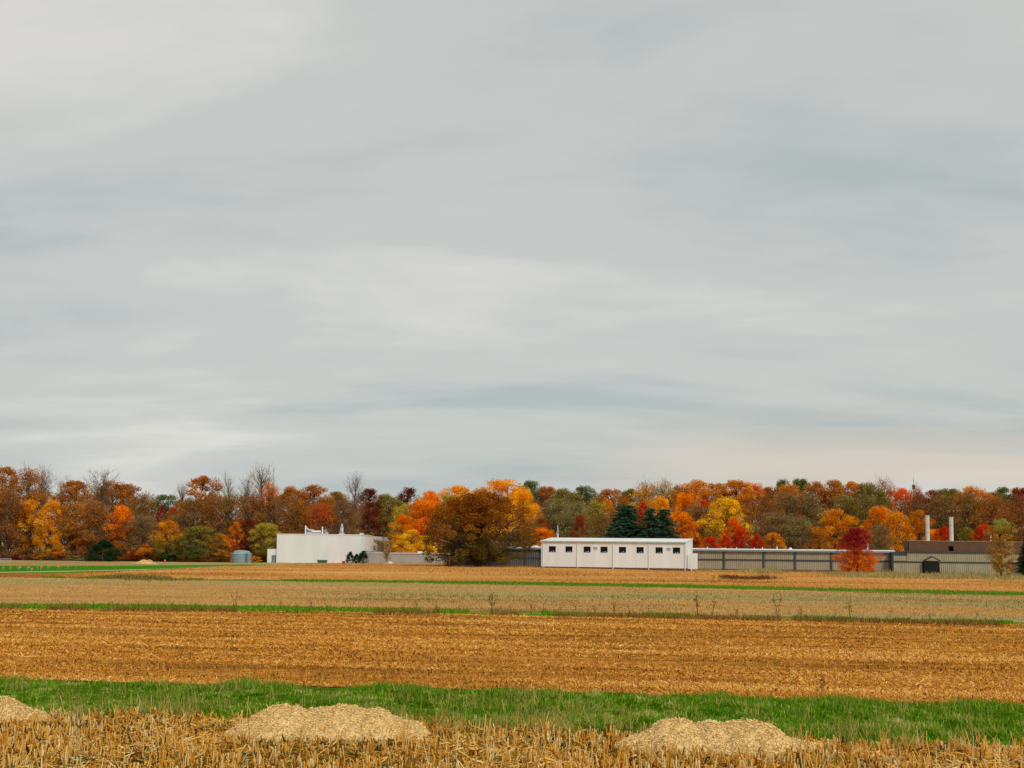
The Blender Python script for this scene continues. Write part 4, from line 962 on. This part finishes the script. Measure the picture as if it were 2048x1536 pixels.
def stuff_leaves(name, label, cat, C, R, per, size, seed, stops, transl=0.3, flat=0.8):
    rng = np.random.default_rng(seed); V, F, t, h = leaves(np.asarray(C, float), np.asarray(R, float), per, size, rng, 0, 1, flat=flat)
    return tag(link(name, make_mesh(name, V, F, t), mat_tint(name, stops, transl)), label, cat, kind='stuff')
def back_wood():
    rng = np.random.default_rng(55); C, R = [], []
    for x in np.arange(-260, 2310, 7.0):
        Y = rng.uniform(405, 450); top = np.interp(x, [-260, 0, 260, 330, 420, 600, 800, 1000, 1500, 1750, 2310], [962, 962, 974, 998, 974, 978, 988, 980, 968, 974, 978]) + rng.uniform(-2, 14)
        for _ in range(8):
            p = at(x + rng.uniform(-6, 6), top + 14 + rng.uniform(0, 1) ** 1.3 * 90, Y); C.append(p); R.append(rng.uniform(1.4, 2.3))
    stuff_leaves('distant_wood', 'far brown mass of the wood behind the nearer trees', 'wood', C, R, 34, 0.32, 56, [(0, lin(116, 82, 46, K)), (0.5, lin(156, 106, 48, K)), (1, lin(186, 130, 54, K))])
    C, R = [], []
    for x in np.arange(-200, 2250, 1.8):
        Y = rng.uniform(310, 335); p0 = at(x, 1119, Y); C.append((p0[0], Y, rng.uniform(0.3, 4.6))); R.append(rng.uniform(0.6, 1.3))
        C.append((p0[0], Y + 6, rng.uniform(1, 7.5))); R.append(rng.uniform(0.7, 1.4))
    for x in np.arange(-200, 560, 2.2):
        Y = rng.uniform(301, 310); p0 = at(x, 1119, Y); C.append((p0[0], Y, abs(rng.normal(0, 1.1)) + 0.2)); R.append(rng.uniform(0.45, 0.95))
    stuff_leaves('undergrowth', 'dark brown undergrowth between the trunks of the wood', 'undergrowth', C, R, 42, 0.17, 57, [(0, lin(80, 62, 40, K)), (0.6, lin(118, 84, 46, K)), (1, lin(150, 106, 52, K))])
back_wood()

# ------------------------------------------------------------------ fields: straw, stalks and grass
def strip_points(a, b, n, rng, xa=-420, xb=2470, pow_=1.0):
    ia, ib = (xa + 700) / 20, (xb + 700) / 20
    u = rng.uniform(ia, ib, n); v = rng.uniform(0, 1, n) ** pow_
    k = np.arange(len(XS)); A = np.stack([np.interp(u, k, E[a][:, c]) for c in range(3)], 1); B = np.stack([np.interp(u, k, E[b][:, c]) for c in range(3)], 1)
    P = A * (1 - v[:, None]) + B * v[:, None]; return P, u * 20 - 700, v
def blades(P, L, lean, width, rng, tint, tris=True, bend=0.0):
    n = len(P); az = rng.uniform(0, 2 * math.pi, n); ln = np.abs(rng.normal(scale=lean, size=n))
    d = np.stack([np.cos(az) * np.sin(ln), np.sin(az) * np.sin(ln), np.cos(ln)], 1); fa = rng.uniform(0, 2 * math.pi, n)
    s = np.stack([np.cos(fa), np.sin(fa), np.zeros(n)], 1) * width[:, None]
    tip = P + d * L[:, None]; mid = P + d * L[:, None] * 0.5 + np.array([0, 0, 1]) * (bend * L)[:, None]
    V = np.stack([P - s, P + s, mid + s * 0.75, tip + s * 0.12, tip - s * 0.12, mid - s * 0.75], 1).reshape(-1, 3)
    b = np.arange(n)[:, None] * 6; F = np.concatenate([b + np.array([[0, 1, 2, 5]]), b + np.array([[5, 2, 3, 4]])], 0)
    return V, F, np.concatenate([tint, tint])
def stalks(P, L, lean, rad, rng, tint):
    """three sided cut stalks"""
    n = len(P); az = rng.uniform(0, 2 * math.pi, n); ln = np.abs(rng.normal(scale=lean, size=n))
    d = np.stack([np.cos(az) * np.sin(ln), np.sin(az) * np.sin(ln), np.cos(ln)], 1)
    V = []
    for z in (0, 1):
        for k in range(3):
            a = k * 2.094 + az; V.append(P + d * (L * z)[:, None] + np.stack([np.cos(a), np.sin(a), 0.3 * z * np.cos(a * 2)], 1) * (rad * (1 - 0.15 * z))[:, None])
    V = np.stack(V, 1).reshape(-1, 3); b = np.arange(n)[:, None] * 6
    F = np.concatenate([b + np.array([[0, 1, 4, 3]]), b + np.array([[1, 2, 5, 4]]), b + np.array([[2, 0, 3, 5]])], 0)
    return V, F, np.concatenate([tint] * 3)
def litter(P, L, w, rng, tint, lift=0.02, tilt=0.25):
    n = len(P); a = rng.uniform(0, math.pi, n); t = rng.normal(scale=tilt, size=n)
    d = np.stack([np.cos(a) * np.cos(t), np.sin(a) * np.cos(t), np.sin(t)], 1) * (L / 2)[:, None]; s = np.stack([-np.sin(a), np.cos(a), rng.normal(scale=0.6, size=n)], 1) * w[:, None]
    c = P + np.array([0, 0, 1]) * (lift + np.abs(np.sin(t)) * L / 2)[:, None]
    V = np.stack([c - d - s, c + d - s, c + d + s, c - d + s], 1).reshape(-1, 3); return V, np.arange(4 * n).reshape(-1, 4), tint
def stuff(name, parts, mat, label, cat):
    V, F, t, n = [], [], [], 0
    for v, f, q in parts: V.append(v); F.append(f + n); t.append(q); n += len(v)
    o = link(name, make_mesh(name, np.concatenate(V), np.concatenate(F), np.clip(np.concatenate(t), 0, 1)), mat)
    return tag(o, label, cat, kind='stuff')

PILES = [  # ridge line in the photograph (x, y), depth, label
 ([(-190, 1446), (-140, 1425), (-90, 1402), (-40, 1392), (10, 1390), (32, 1398), (55, 1412), (80, 1422), (110, 1432)], 30.1, 'pale wood chip pile cut by the left edge'),
 ([(436, 1466), (470, 1450), (505, 1430), (545, 1410), (566, 1407), (595, 1411), (612, 1416), (650, 1412), (700, 1413), (730, 1416), (760, 1413), (776, 1421), (786, 1431), (800, 1438), (840, 1441), (868, 1446)], 28.2, 'long pale wood chip pile, middle of three in the foreground'),
 ([(1200, 1506), (1230, 1488), (1262, 1472), (1292, 1462), (1312, 1446), (1322, 1438), (1372, 1437), (1392, 1444), (1420, 1439), (1442, 1444), (1470, 1442), (1510, 1441), (1540, 1443), (1558, 1456), (1570, 1468), (1600, 1478), (1650, 1487), (1668, 1496)], 26.8, 'broad pale wood chip pile at right in the foreground'),
 ([(268, 1128), (278, 1122.5), (287, 1119.8), (296, 1120.5), (306, 1124), (316, 1128)], 262, 'small distant chip pile at the foot of the left wood')]
def pile_h(X, Y):
    """height of the foreground chip piles at a point of the ground"""
    h = np.zeros_like(X)
    for pts, d, _ in PILES[:3]:
        R = np.array([at(x, y, d) for x, y in pts]); R[:, 2] = np.maximum(R[:, 2], 0.05); hx = np.interp(X, R[:, 0], R[:, 2], left=-9, right=-9)
        h = np.maximum(h, hx - 0.62 * (np.sqrt((Y - d) ** 2 + 0.05) - 0.22))
    return h
m_chip = mat_plain('wood_chips', lin(234, 202, 138), 1.0, 0.12, 9.0, bump=0.4, bscale=30, spec=0.0)
m_chips = mat_tint('loose_wood_chips', [(0, lin(186, 148, 88)), (0.3, lin(228, 196, 130)), (0.7, lin(238, 210, 148)), (1, lin(246, 226, 178))], 0.0)
def pile(pts, d, label, sc=1.0):
    R = np.array([at(x, y, d) for x, y in pts]); R[:, 2] = np.maximum(R[:, 2], 0.07); rng = np.random.default_rng(int(abs(pts[0][0])) + 5)
    x0, x1 = R[0, 0], R[-1, 0]; cx = (x0 + x1) / 2; hz = R[:, 2].max(); hw = hz / 0.62 + 0.35 * sc
    nx, ny = int(min(220, (x1 - x0) / (0.035 * sc))), int(min(120, 2 * hw / (0.04 * sc)))
    X, Y = np.meshgrid(np.linspace(x0 - 0.1, x1 + 0.1, nx), np.linspace(d - hw, d + hw, ny))
    base = T(X, Y)
    def height(X, Y):
        hx = np.interp(X, R[:, 0], R[:, 2]); e = np.clip(np.minimum(X - x0, x1 - X) / (0.25 * sc), 0, 1)
        wob = 0.25 * sc * (fbm(X / sc * 1.1, Y / sc * 0 + d, 3) - 0.5)
        h = hx - 0.62 * (np.sqrt((Y - d - wob) ** 2 + 0.05 * sc * sc) - 0.22 * sc)
        h = h + (0.22 * (fbm(X / sc * 2.2, Y / sc * 2.6, 11) - 0.5) + 0.13 * (fbm(X / sc * 6, Y / sc * 6, 12) - 0.5) - 0.10 * np.maximum(0, fbm(X / sc * 4.5, Y / sc * 6, 13) - 0.62) / 0.38) * sc * np.clip(np.abs(Y - d) / (0.25 * sc), 0.25, 1)
        return h * e - 0.03
    Z = np.maximum(height(X, Y), base - 0.06)
    q = (np.arange(ny - 1)[:, None] * nx + np.arange(nx - 1)[None]).ravel(); F = np.stack([q, q + 1, q + nx + 1, q + nx], 1)
    t = thing('chip_pile', label, 'wood chip pile', (cx, d, 0), 0, 'wood chip piles')
    V = np.stack([X - cx, Y - d, Z], -1).reshape(-1, 3)
    link('mound', make_mesh('mound', V, F, smooth=True), m_chip, t)
    n = 26000 if sc == 1 else 1500
    px, py = rng.uniform(x0, x1, n * 2), rng.uniform(d - hw, d + hw * 0.5, n * 2); pz = height(px, py); k = pz > T(px, py) - 0.01
    P = np.stack([px - cx, py - d, pz], 1)[k][:n]; m = len(P)
    Vc, Fc, tc = litter(P, rng.uniform(0.012, 0.035, m) * sc, rng.uniform(0.004, 0.008, m) * sc, rng, np.clip(rng.normal(0.55, 0.15, m), 0, 1), 0.003, 0.22)
    k2 = 5200 if sc == 1 else 8; ax, ay = rng.uniform(x0 - 0.35 * sc, x1 + 0.35 * sc, k2), d + rng.normal(scale=hw * 0.75, size=k2); ax += rng.normal(scale=0.15 * sc, size=k2)
    az = np.maximum(height(np.clip(ax, x0, x1), ay) * ((ax > x0) & (ax < x1)), 0.0) + 0.015 * sc
    V2, F2, t2 = litter(np.stack([ax - cx, ay - d, az + T(ax, ay)], 1), rng.uniform(0.02, 0.05, k2) * sc, rng.uniform(0.006, 0.011, k2) * sc, rng, np.clip(rng.normal(0.5, 0.18, k2), 0, 1), 0.003, 0.3)
    Fc = np.concatenate([Fc, F2 + len(Vc)]); Vc = np.concatenate([Vc, V2]); tc = np.concatenate([tc, t2])
    c = link('loose_chips', make_mesh('loose_chips', Vc, Fc, tc), m_chips, t); c['kind'] = 'stuff'
for i, (pts, d, lab) in enumerate(PILES): pile(pts, d, lab, 1.0 if i < 3 else 6.0)

def fields():
    rng = np.random.default_rng(900)
    m_straw = mat_tint('straw', [(0, lin(80, 54, 26)), (0.22, lin(176, 116, 38)), (0.45, lin(236, 170, 60)), (0.75, lin(248, 208, 110)), (1, lin(250, 234, 180))], 0.25)
    m_orange_straw = mat_tint('orange_straw', [(0, lin(84, 52, 22)), (0.25, lin(176, 114, 40)), (0.5, lin(224, 156, 58)), (0.8, lin(242, 188, 90)), (1, lin(248, 216, 146))], 0.15)
    m_grass = mat_tint('grass_blades', [(0, lin(38, 62, 8)), (0.3, lin(74, 116, 10)), (0.55, lin(102, 150, 18)), (0.75, lin(138, 172, 44)), (0.92, lin(180, 180, 90)), (1, lin(210, 190, 122))], 0.25)
    # --- foreground stubble
    n = 9000
    P, px, v = strip_points('near', 'stub', n, rng, -420, 2470, 0.45)
    # sown rows: pull the tufts onto lines that run with the strip
    c, s = math.cos(SLANT), math.sin(SLANT); across = -P[:, 0] * s + P[:, 1] * c; along = P[:, 0] * c + P[:, 1] * s
    across = np.round(across / 0.36) * 0.36 + rng.normal(scale=0.09, size=n)
    P[:, 0], P[:, 1] = along * c - across * s, along * s + across * c
    ok = (pile_h(P[:, 0], P[:, 1]) < 0.12) & (P[:, 1] > 15); P = P[ok]
    dens = fbm(P[:, 0] * 0.35, P[:, 1] * 0.35, 21); P = P[rng.uniform(0.25, 0.68, len(P)) < dens + 0.06]
    k = rng.integers(2, 6, len(P)); Q = np.repeat(P, k, 0); Q[:, :2] += rng.normal(scale=0.032, size=(len(Q), 2)); Q[:, 2] = -0.03
    m = len(Q); tall = np.repeat(rng.uniform(0.65, 1.25, len(P)), k)
    tone = np.repeat(rng.normal(0.56, 0.24, len(P)), k) + rng.normal(scale=0.16, size=m)
    a = stalks(Q, tall * rng.uniform(0.06, 0.24, m) + 0.03, 0.42, rng.uniform(0.008, 0.021, m), rng, tone)
    # broken, leaning stalks
    Pl, _, _ = strip_points('near', 'stub', 3200, rng, -420, 2470, 0.45); Pl = Pl[(pile_h(Pl[:, 0], Pl[:, 1]) < 0.3) & (Pl[:, 1] > 15)]; Pl[:, 2] = -0.02; m = len(Pl)
    a2 = stalks(Pl, rng.uniform(0.15, 0.55, m), 1.2, rng.uniform(0.006, 0.011, m), rng, rng.normal(0.7, 0.16, m))
    Pt, _, _ = strip_points('near', 'stub', 37000, rng, -420, 2470, 0.45); Pt = Pt[Pt[:, 1] > 15]; m = len(Pt)
    Pt[:, 2] = 0.02 + np.maximum(0, pile_h(Pt[:, 0], Pt[:, 1])) * 0
    Pt = Pt[pile_h(Pt[:, 0], Pt[:, 1]) < 0.05]; m = len(Pt)
    l1 = litter(Pt, rng.uniform(0.08, 0.45, m), rng.uniform(0.005, 0.012, m), rng, rng.normal(0.40, 0.26, m) + 0.9 * (fbm(Pt[:, 0] * 0.8, Pt[:, 1] * 0.8, 31) - 0.5), 0.02, 0.16)
    stuff('stubble', [a, a2, l1], m_straw, 'cut golden straw stubble filling the foreground', 'stubble')
    # green weeds low in the stubble
    W, _, _ = strip_points('near', 'stub', 74000, rng, -420, 2470, 0.45); f = fbm(W[:, 0] * 0.7, W[:, 1] * 1.1, 41); W = W[(f > 0.51) & (W[:, 1] > 15) & (pile_h(W[:, 0], W[:, 1]) < 0.12)]; W[:, 2] = -0.01; m = len(W)
    stuff('low_weeds', [blades(W, rng.uniform(0.06, 0.17, m), 0.7, rng.uniform(0.008, 0.018, m), rng, rng.normal(0.4, 0.2, m))], mat_tint('weed_leaves', [(0, lin(54, 66, 36)), (0.5, lin(98, 112, 62)), (1, lin(150, 152, 96))], 0.3), 'low grey green weeds among the foreground stubble', 'weeds')
    # wispy tall grass along the edge of the verge
    G, gx, _ = strip_points('stub', 'grass', 32000, rng, -420, 2470, 2.6); dn = fbm(gx * 0.02, G[:, 1] * 0.8, 51) + 0.2 * np.exp(-((gx - 1090) / 110) ** 2) + 0.12 * np.exp(-((gx - 330) / 90) ** 2); ok = (dn > 0.60) & (rng.uniform(0, 1, len(gx)) < 0.8) & (pile_h(G[:, 0], G[:, 1]) < 0.1); G = G[ok]; G[:, 2] = 0; G[:, 1] -= np.abs(rng.normal(scale=0.5, size=len(G))); m = len(G)
    stuff('dry_grass_fringe', [blades(G, rng.uniform(0.12, 0.40, m), 0.65, rng.uniform(0.004, 0.008, m), rng, rng.uniform(0, 1, m), bend=0.12)], mat_tint('dry_grass', [(0, lin(112, 118, 50)), (0.45, lin(170, 156, 78)), (1, lin(220, 186, 104))], 0.35), 'wispy tall yellowing grass between stubble and green verge', 'grass')
    # --- green verge
    n = 66000
    P, px, v = strip_points('stub', 'grass', n, rng); P[:, 1] += rng.normal(scale=0.25, size=n); P[:, 2] = -0.02
    P = P[pile_h(P[:, 0], P[:, 1]) < 0.05]; n = len(P)
    big = fbm(P[:, 0] * 0.45, P[:, 1] * 0.45, 61); dry = fbm(P[:, 0] * 1.1, P[:, 1] * 0.8, 62)
    cl = 0.5 * fbm(P[:, 0] * 3.2, P[:, 1] * 1.5, 64) + 0.5 * fbm(P[:, 0] * 0.9, P[:, 1] * 0.8, 65)
    L = (0.03 + 0.075 * big) * (0.4 + 1.2 * cl) * rng.uniform(0.6, 1.5, n)
    tn = rng.normal(0.47, 0.19, n) + np.where(dry > 0.54, 0.3, 0.0) * rng.uniform(-0.2, 1.2, n) + 1.3 * (cl - 0.5)
    Q = np.repeat(P, 4, 0); Q[:, :2] += rng.normal(scale=0.025, size=(len(Q), 2)); m = len(Q)
    e1 = blades(Q, np.repeat(L, 4) * rng.uniform(0.6, 1.3, m), 0.95, rng.uniform(0.008, 0.018, m), rng, np.repeat(tn, 4) + rng.normal(scale=0.06, size=m))
    # taller grey green rim at its far edge
    R, rx, _ = strip_points('stub', 'grass', 32000, rng, pow_=0.05); R[:, 1] += rng.normal(scale=0.3, size=len(R)); R[:, 2] = -0.02; hg = fbm(R[:, 0] * 0.6, R[:, 0] * 0, 63); R = R[hg > 0.38]; hg = hg[hg > 0.38]; m = len(R)
    e2 = blades(R, (0.05 + 0.3 * (hg - 0.36)) * rng.uniform(0.6, 1.3, m), 0.45, rng.uniform(0.006, 0.011, m), rng, rng.normal(0.55, 0.2, m))
    stuff('grass', [e1, e2], m_grass, 'thick green grass of the verge behind the chip piles', 'grass')
    # --- orange field litter
    n = 500000
    P, px, v = strip_points('grass', 'field', n, rng, pow_=1.25); n = len(P)
    c, s = math.cos(SLANT), math.sin(SLANT); ac = -P[:, 0] * s + P[:, 1] * c; al = P[:, 0] * c + P[:, 1] * s
    rowd = fbm(al * 0.06, ac * 0.55, 71) + 0.10 * np.sin(ac * 2.1 + 2.5 * fbm(al * 0.03, ac * 0.02, 72)) + 0.14 * (fbm(al * 0.5, ac * 1.4, 73) - 0.5); keep = rng.uniform(0, 1, n) < np.clip((rowd - 0.34) / 0.24, 0.05, 1); P = P[keep]; n = len(P); rowd = rowd[keep]; P[:, 2] = 0.01
    far = P[:, 1] / 40
    l2 = litter(P, rng.uniform(0.04, 0.16, n) * far ** 0.3, rng.uniform(0.004, 0.009, n) * far ** 0.7, rng, rng.normal(0.46, 0.24, n) + 0.9 * (rowd - 0.5), 0.02, 0.3)
    S, _, _ = strip_points('grass', 'field', 32000, rng, pow_=1.4); S[:, 2] = -0.02; m = len(S)
    s2 = stalks(S, rng.uniform(0.05, 0.17, m), 0.35, rng.uniform(0.006, 0.011, m), rng, rng.normal(0.5, 0.2, m))
    D, _, _ = strip_points('grass', 'field', 27000, rng); da = fbm(D[:, 0] * 0.25, D[:, 1] * 0.9, 77); D = D[da > 0.5]; D[:, 2] = 0.0; m = len(D)
    d2 = blades(D, rng.uniform(0.05, 0.14, m), 0.7, rng.uniform(0.012, 0.03, m), rng, rng.normal(0.05, 0.06, m))
    stuff('field_straw', [l2, s2, d2], m_orange_straw, 'orange straw litter covering the harvested field', 'straw')
    # --- pale field and the far strips: sparse clumps
    n = 74000
    P, px, v = strip_points('green1', 'pale', n, rng); P[:, 2] = T(P[:, 0], P[:, 1])
    gz = fbm(P[:, 0] * 0.05, P[:, 1] * 0.12, 81)
    l3 = blades(P, rng.uniform(0.06, 0.16, n), 0.6, rng.uniform(0.015, 0.035, n), rng, rng.normal(0.55, 0.2, n) - 1.5 * np.maximum(0, gz - 0.42) * np.clip((px - 350) / 500, 0, 1))
    stuff('pale_field_stubble', [l3], mat_tint('pale_stubble', [(0, lin(92, 112, 66)), (0.3, lin(158, 148, 94)), (0.55, lin(202, 152, 86)), (1, lin(218, 184, 124))], 0.2), 'short pale stubble of the second field', 'stubble')
    g = []
    for a, b, nn, h in (('field', 'green1', 32000, 0.16), ('pale', 'green2', 32000, 0.22)):
        P, px, v = strip_points(a, b, nn, rng); P[:, 2] = T(P[:, 0], P[:, 1]) - 0.02
        k = (px < 620) | (fbm(px * 0.02, px * 0, 91) > 0.5) if a == 'field' else (px > 560) | (fbm(px * 0.02, px * 0, 92) > 0.55)
        P = P[k]; n = len(P)
        g.append(blades(P, rng.uniform(0.5, 1.2, n) * h, 0.45, rng.uniform(0.012, 0.03, n), rng, rng.normal(0.5, 0.15, n)))
    stuff('strip_grass', g, m_grass, 'green grass of the two narrow strips across the fields', 'grass')
    # brown rank growth along the near side of the first green strip
    P, px, v = strip_points('field', 'green1', 20000, rng, pow_=6); P[:, 1] -= np.abs(rng.normal(scale=0.9, size=len(P))); P[:, 2] = T(P[:, 0], P[:, 1]); k = fbm(px * 0.012, px * 0, 93) > 0.42 - 0.1 * (px > 1000); P = P[k]; n = len(P)
    stuff('rank_grass', [blades(P, rng.uniform(0.1, 0.34, n), 0.5, rng.uniform(0.008, 0.02, n), rng, rng.uniform(0, 1, n))], mat_tint('rank_brown', [(0, lin(86, 58, 30)), (0.6, lin(140, 100, 50)), (1, lin(170, 138, 74))], 0.2), 'brown rank grass edging the orange field', 'grass')
    # dry grass and weeds by the buildings
    def tufts(name, label, spots, n, h, stops, seed):
        V = []
        for x0, x1, y0, y1 in spots:
            gx = np.clip(rng.normal((x0 + x1) / 2, (x1 - x0) / 3.4, 420), x0 - 30, x1 + 30); q = np.array([gp(a, b) for a, b in zip(gx, rng.normal((y0 + y1) / 2, (y1 - y0) / 3, 420))]); q = np.repeat(q, max(1, n // 420), 0); q[:, :2] += rng.normal(scale=0.35, size=(len(q), 2)); m = len(q)
            hh = h * np.clip(2.6 * (fbm(q[:, 0] * 0.45, q[:, 1] * 0.1, seed) - 0.22), 0.2, 1.5); V.append(blades(q, rng.uniform(0.5, 1.2, m) * hh, 0.5, rng.uniform(0.02, 0.05, m), rng, rng.uniform(0, 1, m)))
        stuff(name, V, mat_tint(name, stops, 0.25), label, 'weeds')
    foot = [(x, x + 26, yy - 0.3, yy + 0.8) for x in range(1086, 1376, 24) for yy in [1134 + (x - 1086) * 0.02]] + [(x, x + 44, yy - 0.4, yy + 0.6) for x in range(1392, 1680, 40) for yy in [1142 + (x - 1392) * 0.013]] + [(x, x + 40, 1126.5, 1128) for x in range(880, 1080, 38)] + [(x, x + 40, 1123, 1124.5) for x in range(545, 900, 38)]
    tufts('wall_foot_grass', 'uneven dry grass along the foot of the building walls', foot, 420, 0.32, [(0, lin(108, 92, 44)), (0.5, lin(160, 128, 66)), (1, lin(196, 160, 96))], 5)
    P, px, v = strip_points('green2', 'back', 60000, rng); P[:, 2] = T(P[:, 0], P[:, 1]) - 0.02; n = len(P); bz = fbm(P[:, 0] * 0.05 + P[:, 1] * 0.01, P[:, 1] * 0.08, 95)
    stuff('back_field_stubble', [blades(P, rng.uniform(0.06, 0.2, n), 0.6, rng.uniform(0.03, 0.07, n), rng, rng.normal(0.5, 0.16, n) + 1.4 * (bz - 0.5))], mat_tint('back_stubble', [(0, lin(122, 76, 32)), (0.4, lin(190, 128, 56)), (0.7, lin(214, 162, 88)), (1, lin(226, 190, 124))], 0.2), 'short tan stubble of the far field before the buildings', 'stubble')
    tufts('brown_weed_patch', 'dark brown weed patch in the far field below the hall', [(1444, 1478, 1154, 1158), (1480, 1550, 1155.5, 1159)], 1300, 0.5, [(0, lin(74, 50, 32)), (0.7, lin(118, 82, 46)), (1, lin(150, 112, 64))], 1)
    tufts('pale_bank_grass', 'pale dry tall grass bank in front of the right hand buildings', [(1665, 1740, 1146, 1153), (1735, 1850, 1147, 1155), (1830, 1960, 1148, 1157), (1940, 2120, 1151, 1160), (1500, 1560, 1141, 1146)], 4000, 0.55, [(0, lin(112, 112, 62)), (0.5, lin(168, 152, 92)), (1, lin(212, 188, 128))], 2)
    tufts('left_rank_weeds', 'olive brown rank weeds in the far left of the tan field', [(190, 235, 1153, 1157), (228, 300, 1153.5, 1158), (280, 380, 1157, 1161)], 1600, 0.4, [(0, lin(92, 84, 42)), (0.7, lin(140, 118, 62)), (1, lin(176, 150, 88))], 3)
fields()

# ------------------------------------------------------------------ tall dry weeds along the field edge
m_weed = mat_plain('dry_weed_stem', lin(118, 78, 44), 0.95, 0.2, 6.0)
m_seed = mat_tint('dry_seed_heads', [(0, lin(92, 58, 32)), (1, lin(168, 118, 66))], 0.3)
def weed_mesh(seed, H=1.0, stems=3, spread=0.22):
    rng = np.random.default_rng(seed); w = Wood(); C = []
    for _ in range(stems):
        a = rng.uniform(0, 6.28); tip = np.array([math.cos(a) * spread * rng.uniform(0.2, 1), math.sin(a) * spread * rng.uniform(0.2, 1), H * rng.uniform(0.6, 1.0)])
        P = limb((rng.normal(scale=0.03), rng.normal(scale=0.03), -0.03), tip, rng, 0.02, 5); w.tube(P, np.linspace(0.014, 0.006, 5), 3)
        for _ in range(6):
            s = P[rng.integers(2, 5)]; d = unit(np.array([rng.normal(), rng.normal(), 1.1])); L = H * rng.uniform(0.08, 0.22); w.tube([s, s + d * L * 0.5, s + d * L], [0.008, 0.007, 0.005], 3); C.append(s + d * L)
    V, F, t, h = leaves(np.array(C), np.full(len(C), 0.05 * H), 14, 0.016, rng, 0, H)
    return w.mesh('weed_stem'), make_mesh('seed_heads', V, F, t)
WM = [weed_mesh(800 + i, 1.0, 2 + i % 3, 0.12 + 0.08 * i) for i in range(5)]
for a, b in WM: a.materials.append(m_weed); b.materials.append(m_seed)
def weed(x, ytop, ybase, i, label, group='dry weeds along the field edge'):
    p = gp(x, ybase); h = (ybase - ytop) * p[1] / FPX
    t = thing('dry_weed', label, 'weed', tuple(p), rnd.uniform(0, 6.28), group); t.scale = (h, h, h)
    link('stem', WM[i % 5][0], None, t); link('seed_heads', WM[i % 5][1], None, t)['kind'] = 'stuff'
weed(985, 1184, 1226, 2, 'tallest dry weed at the middle of the field edge')
weed(1556, 1190, 1236, 4, 'tall spreading dry weed at the field edge below the hall')
weed(1703, 1200, 1240, 1, 'upright dry weed pair below the crimson tree')
weed(1397, 1184, 1232, 1, 'slim upright dry weed below the right end of the white building')
weed(1427, 1194, 1234, 0, 'slim dry weed just right of the slimmest one below the hall')
weed(190, 1200, 1218, 3, 'dark dry weed on the green strip at left')
weed(470, 1186, 1216, 4, 'broad loose dry weed left of the image middle on the green strip')
weed(1645, 1348, 1394, 2, 'branched dry weed at the far rim of the green verge at right')
weed(1277, 1362, 1379, 0, 'short dark weed at the rim of the verge right of centre')
weed(768, 1340, 1374, 0, 'single leaning weed at the rim of the verge left of centre')
weed(1550, 1368, 1388, 3, 'small weed at the rim of the verge left of the branched weed')
for i, (x, h) in enumerate(sorted([(700, 24), (735, 18), (806, 20), (830, 24), (875, 26), (920, 16), (962, 16), (1022, 18), (1062, 22), (1085, 24), (1120, 18), (1152, 22), (1190, 20), (1228, 26), (1262, 22), (1300, 20), (1330, 18), (1475, 22), (1600, 26), (1668, 22), (1780, 24), (1830, 22), (1861, 20), (1915, 18), (1950, 22), (2004, 20), (560, 20), (620, 22), (655, 18), (345, 14)])):
    yb = float(np.interp(x, [0, 400, 700, 1000, 1400, 1700, 2048], [1216, 1219, 1223, 1228, 1235, 1241, 1249])) - 1
    weed(x, yb - h, yb, i, f'{ORD[i]} thin low dry weed from the left in the row along the field edge')
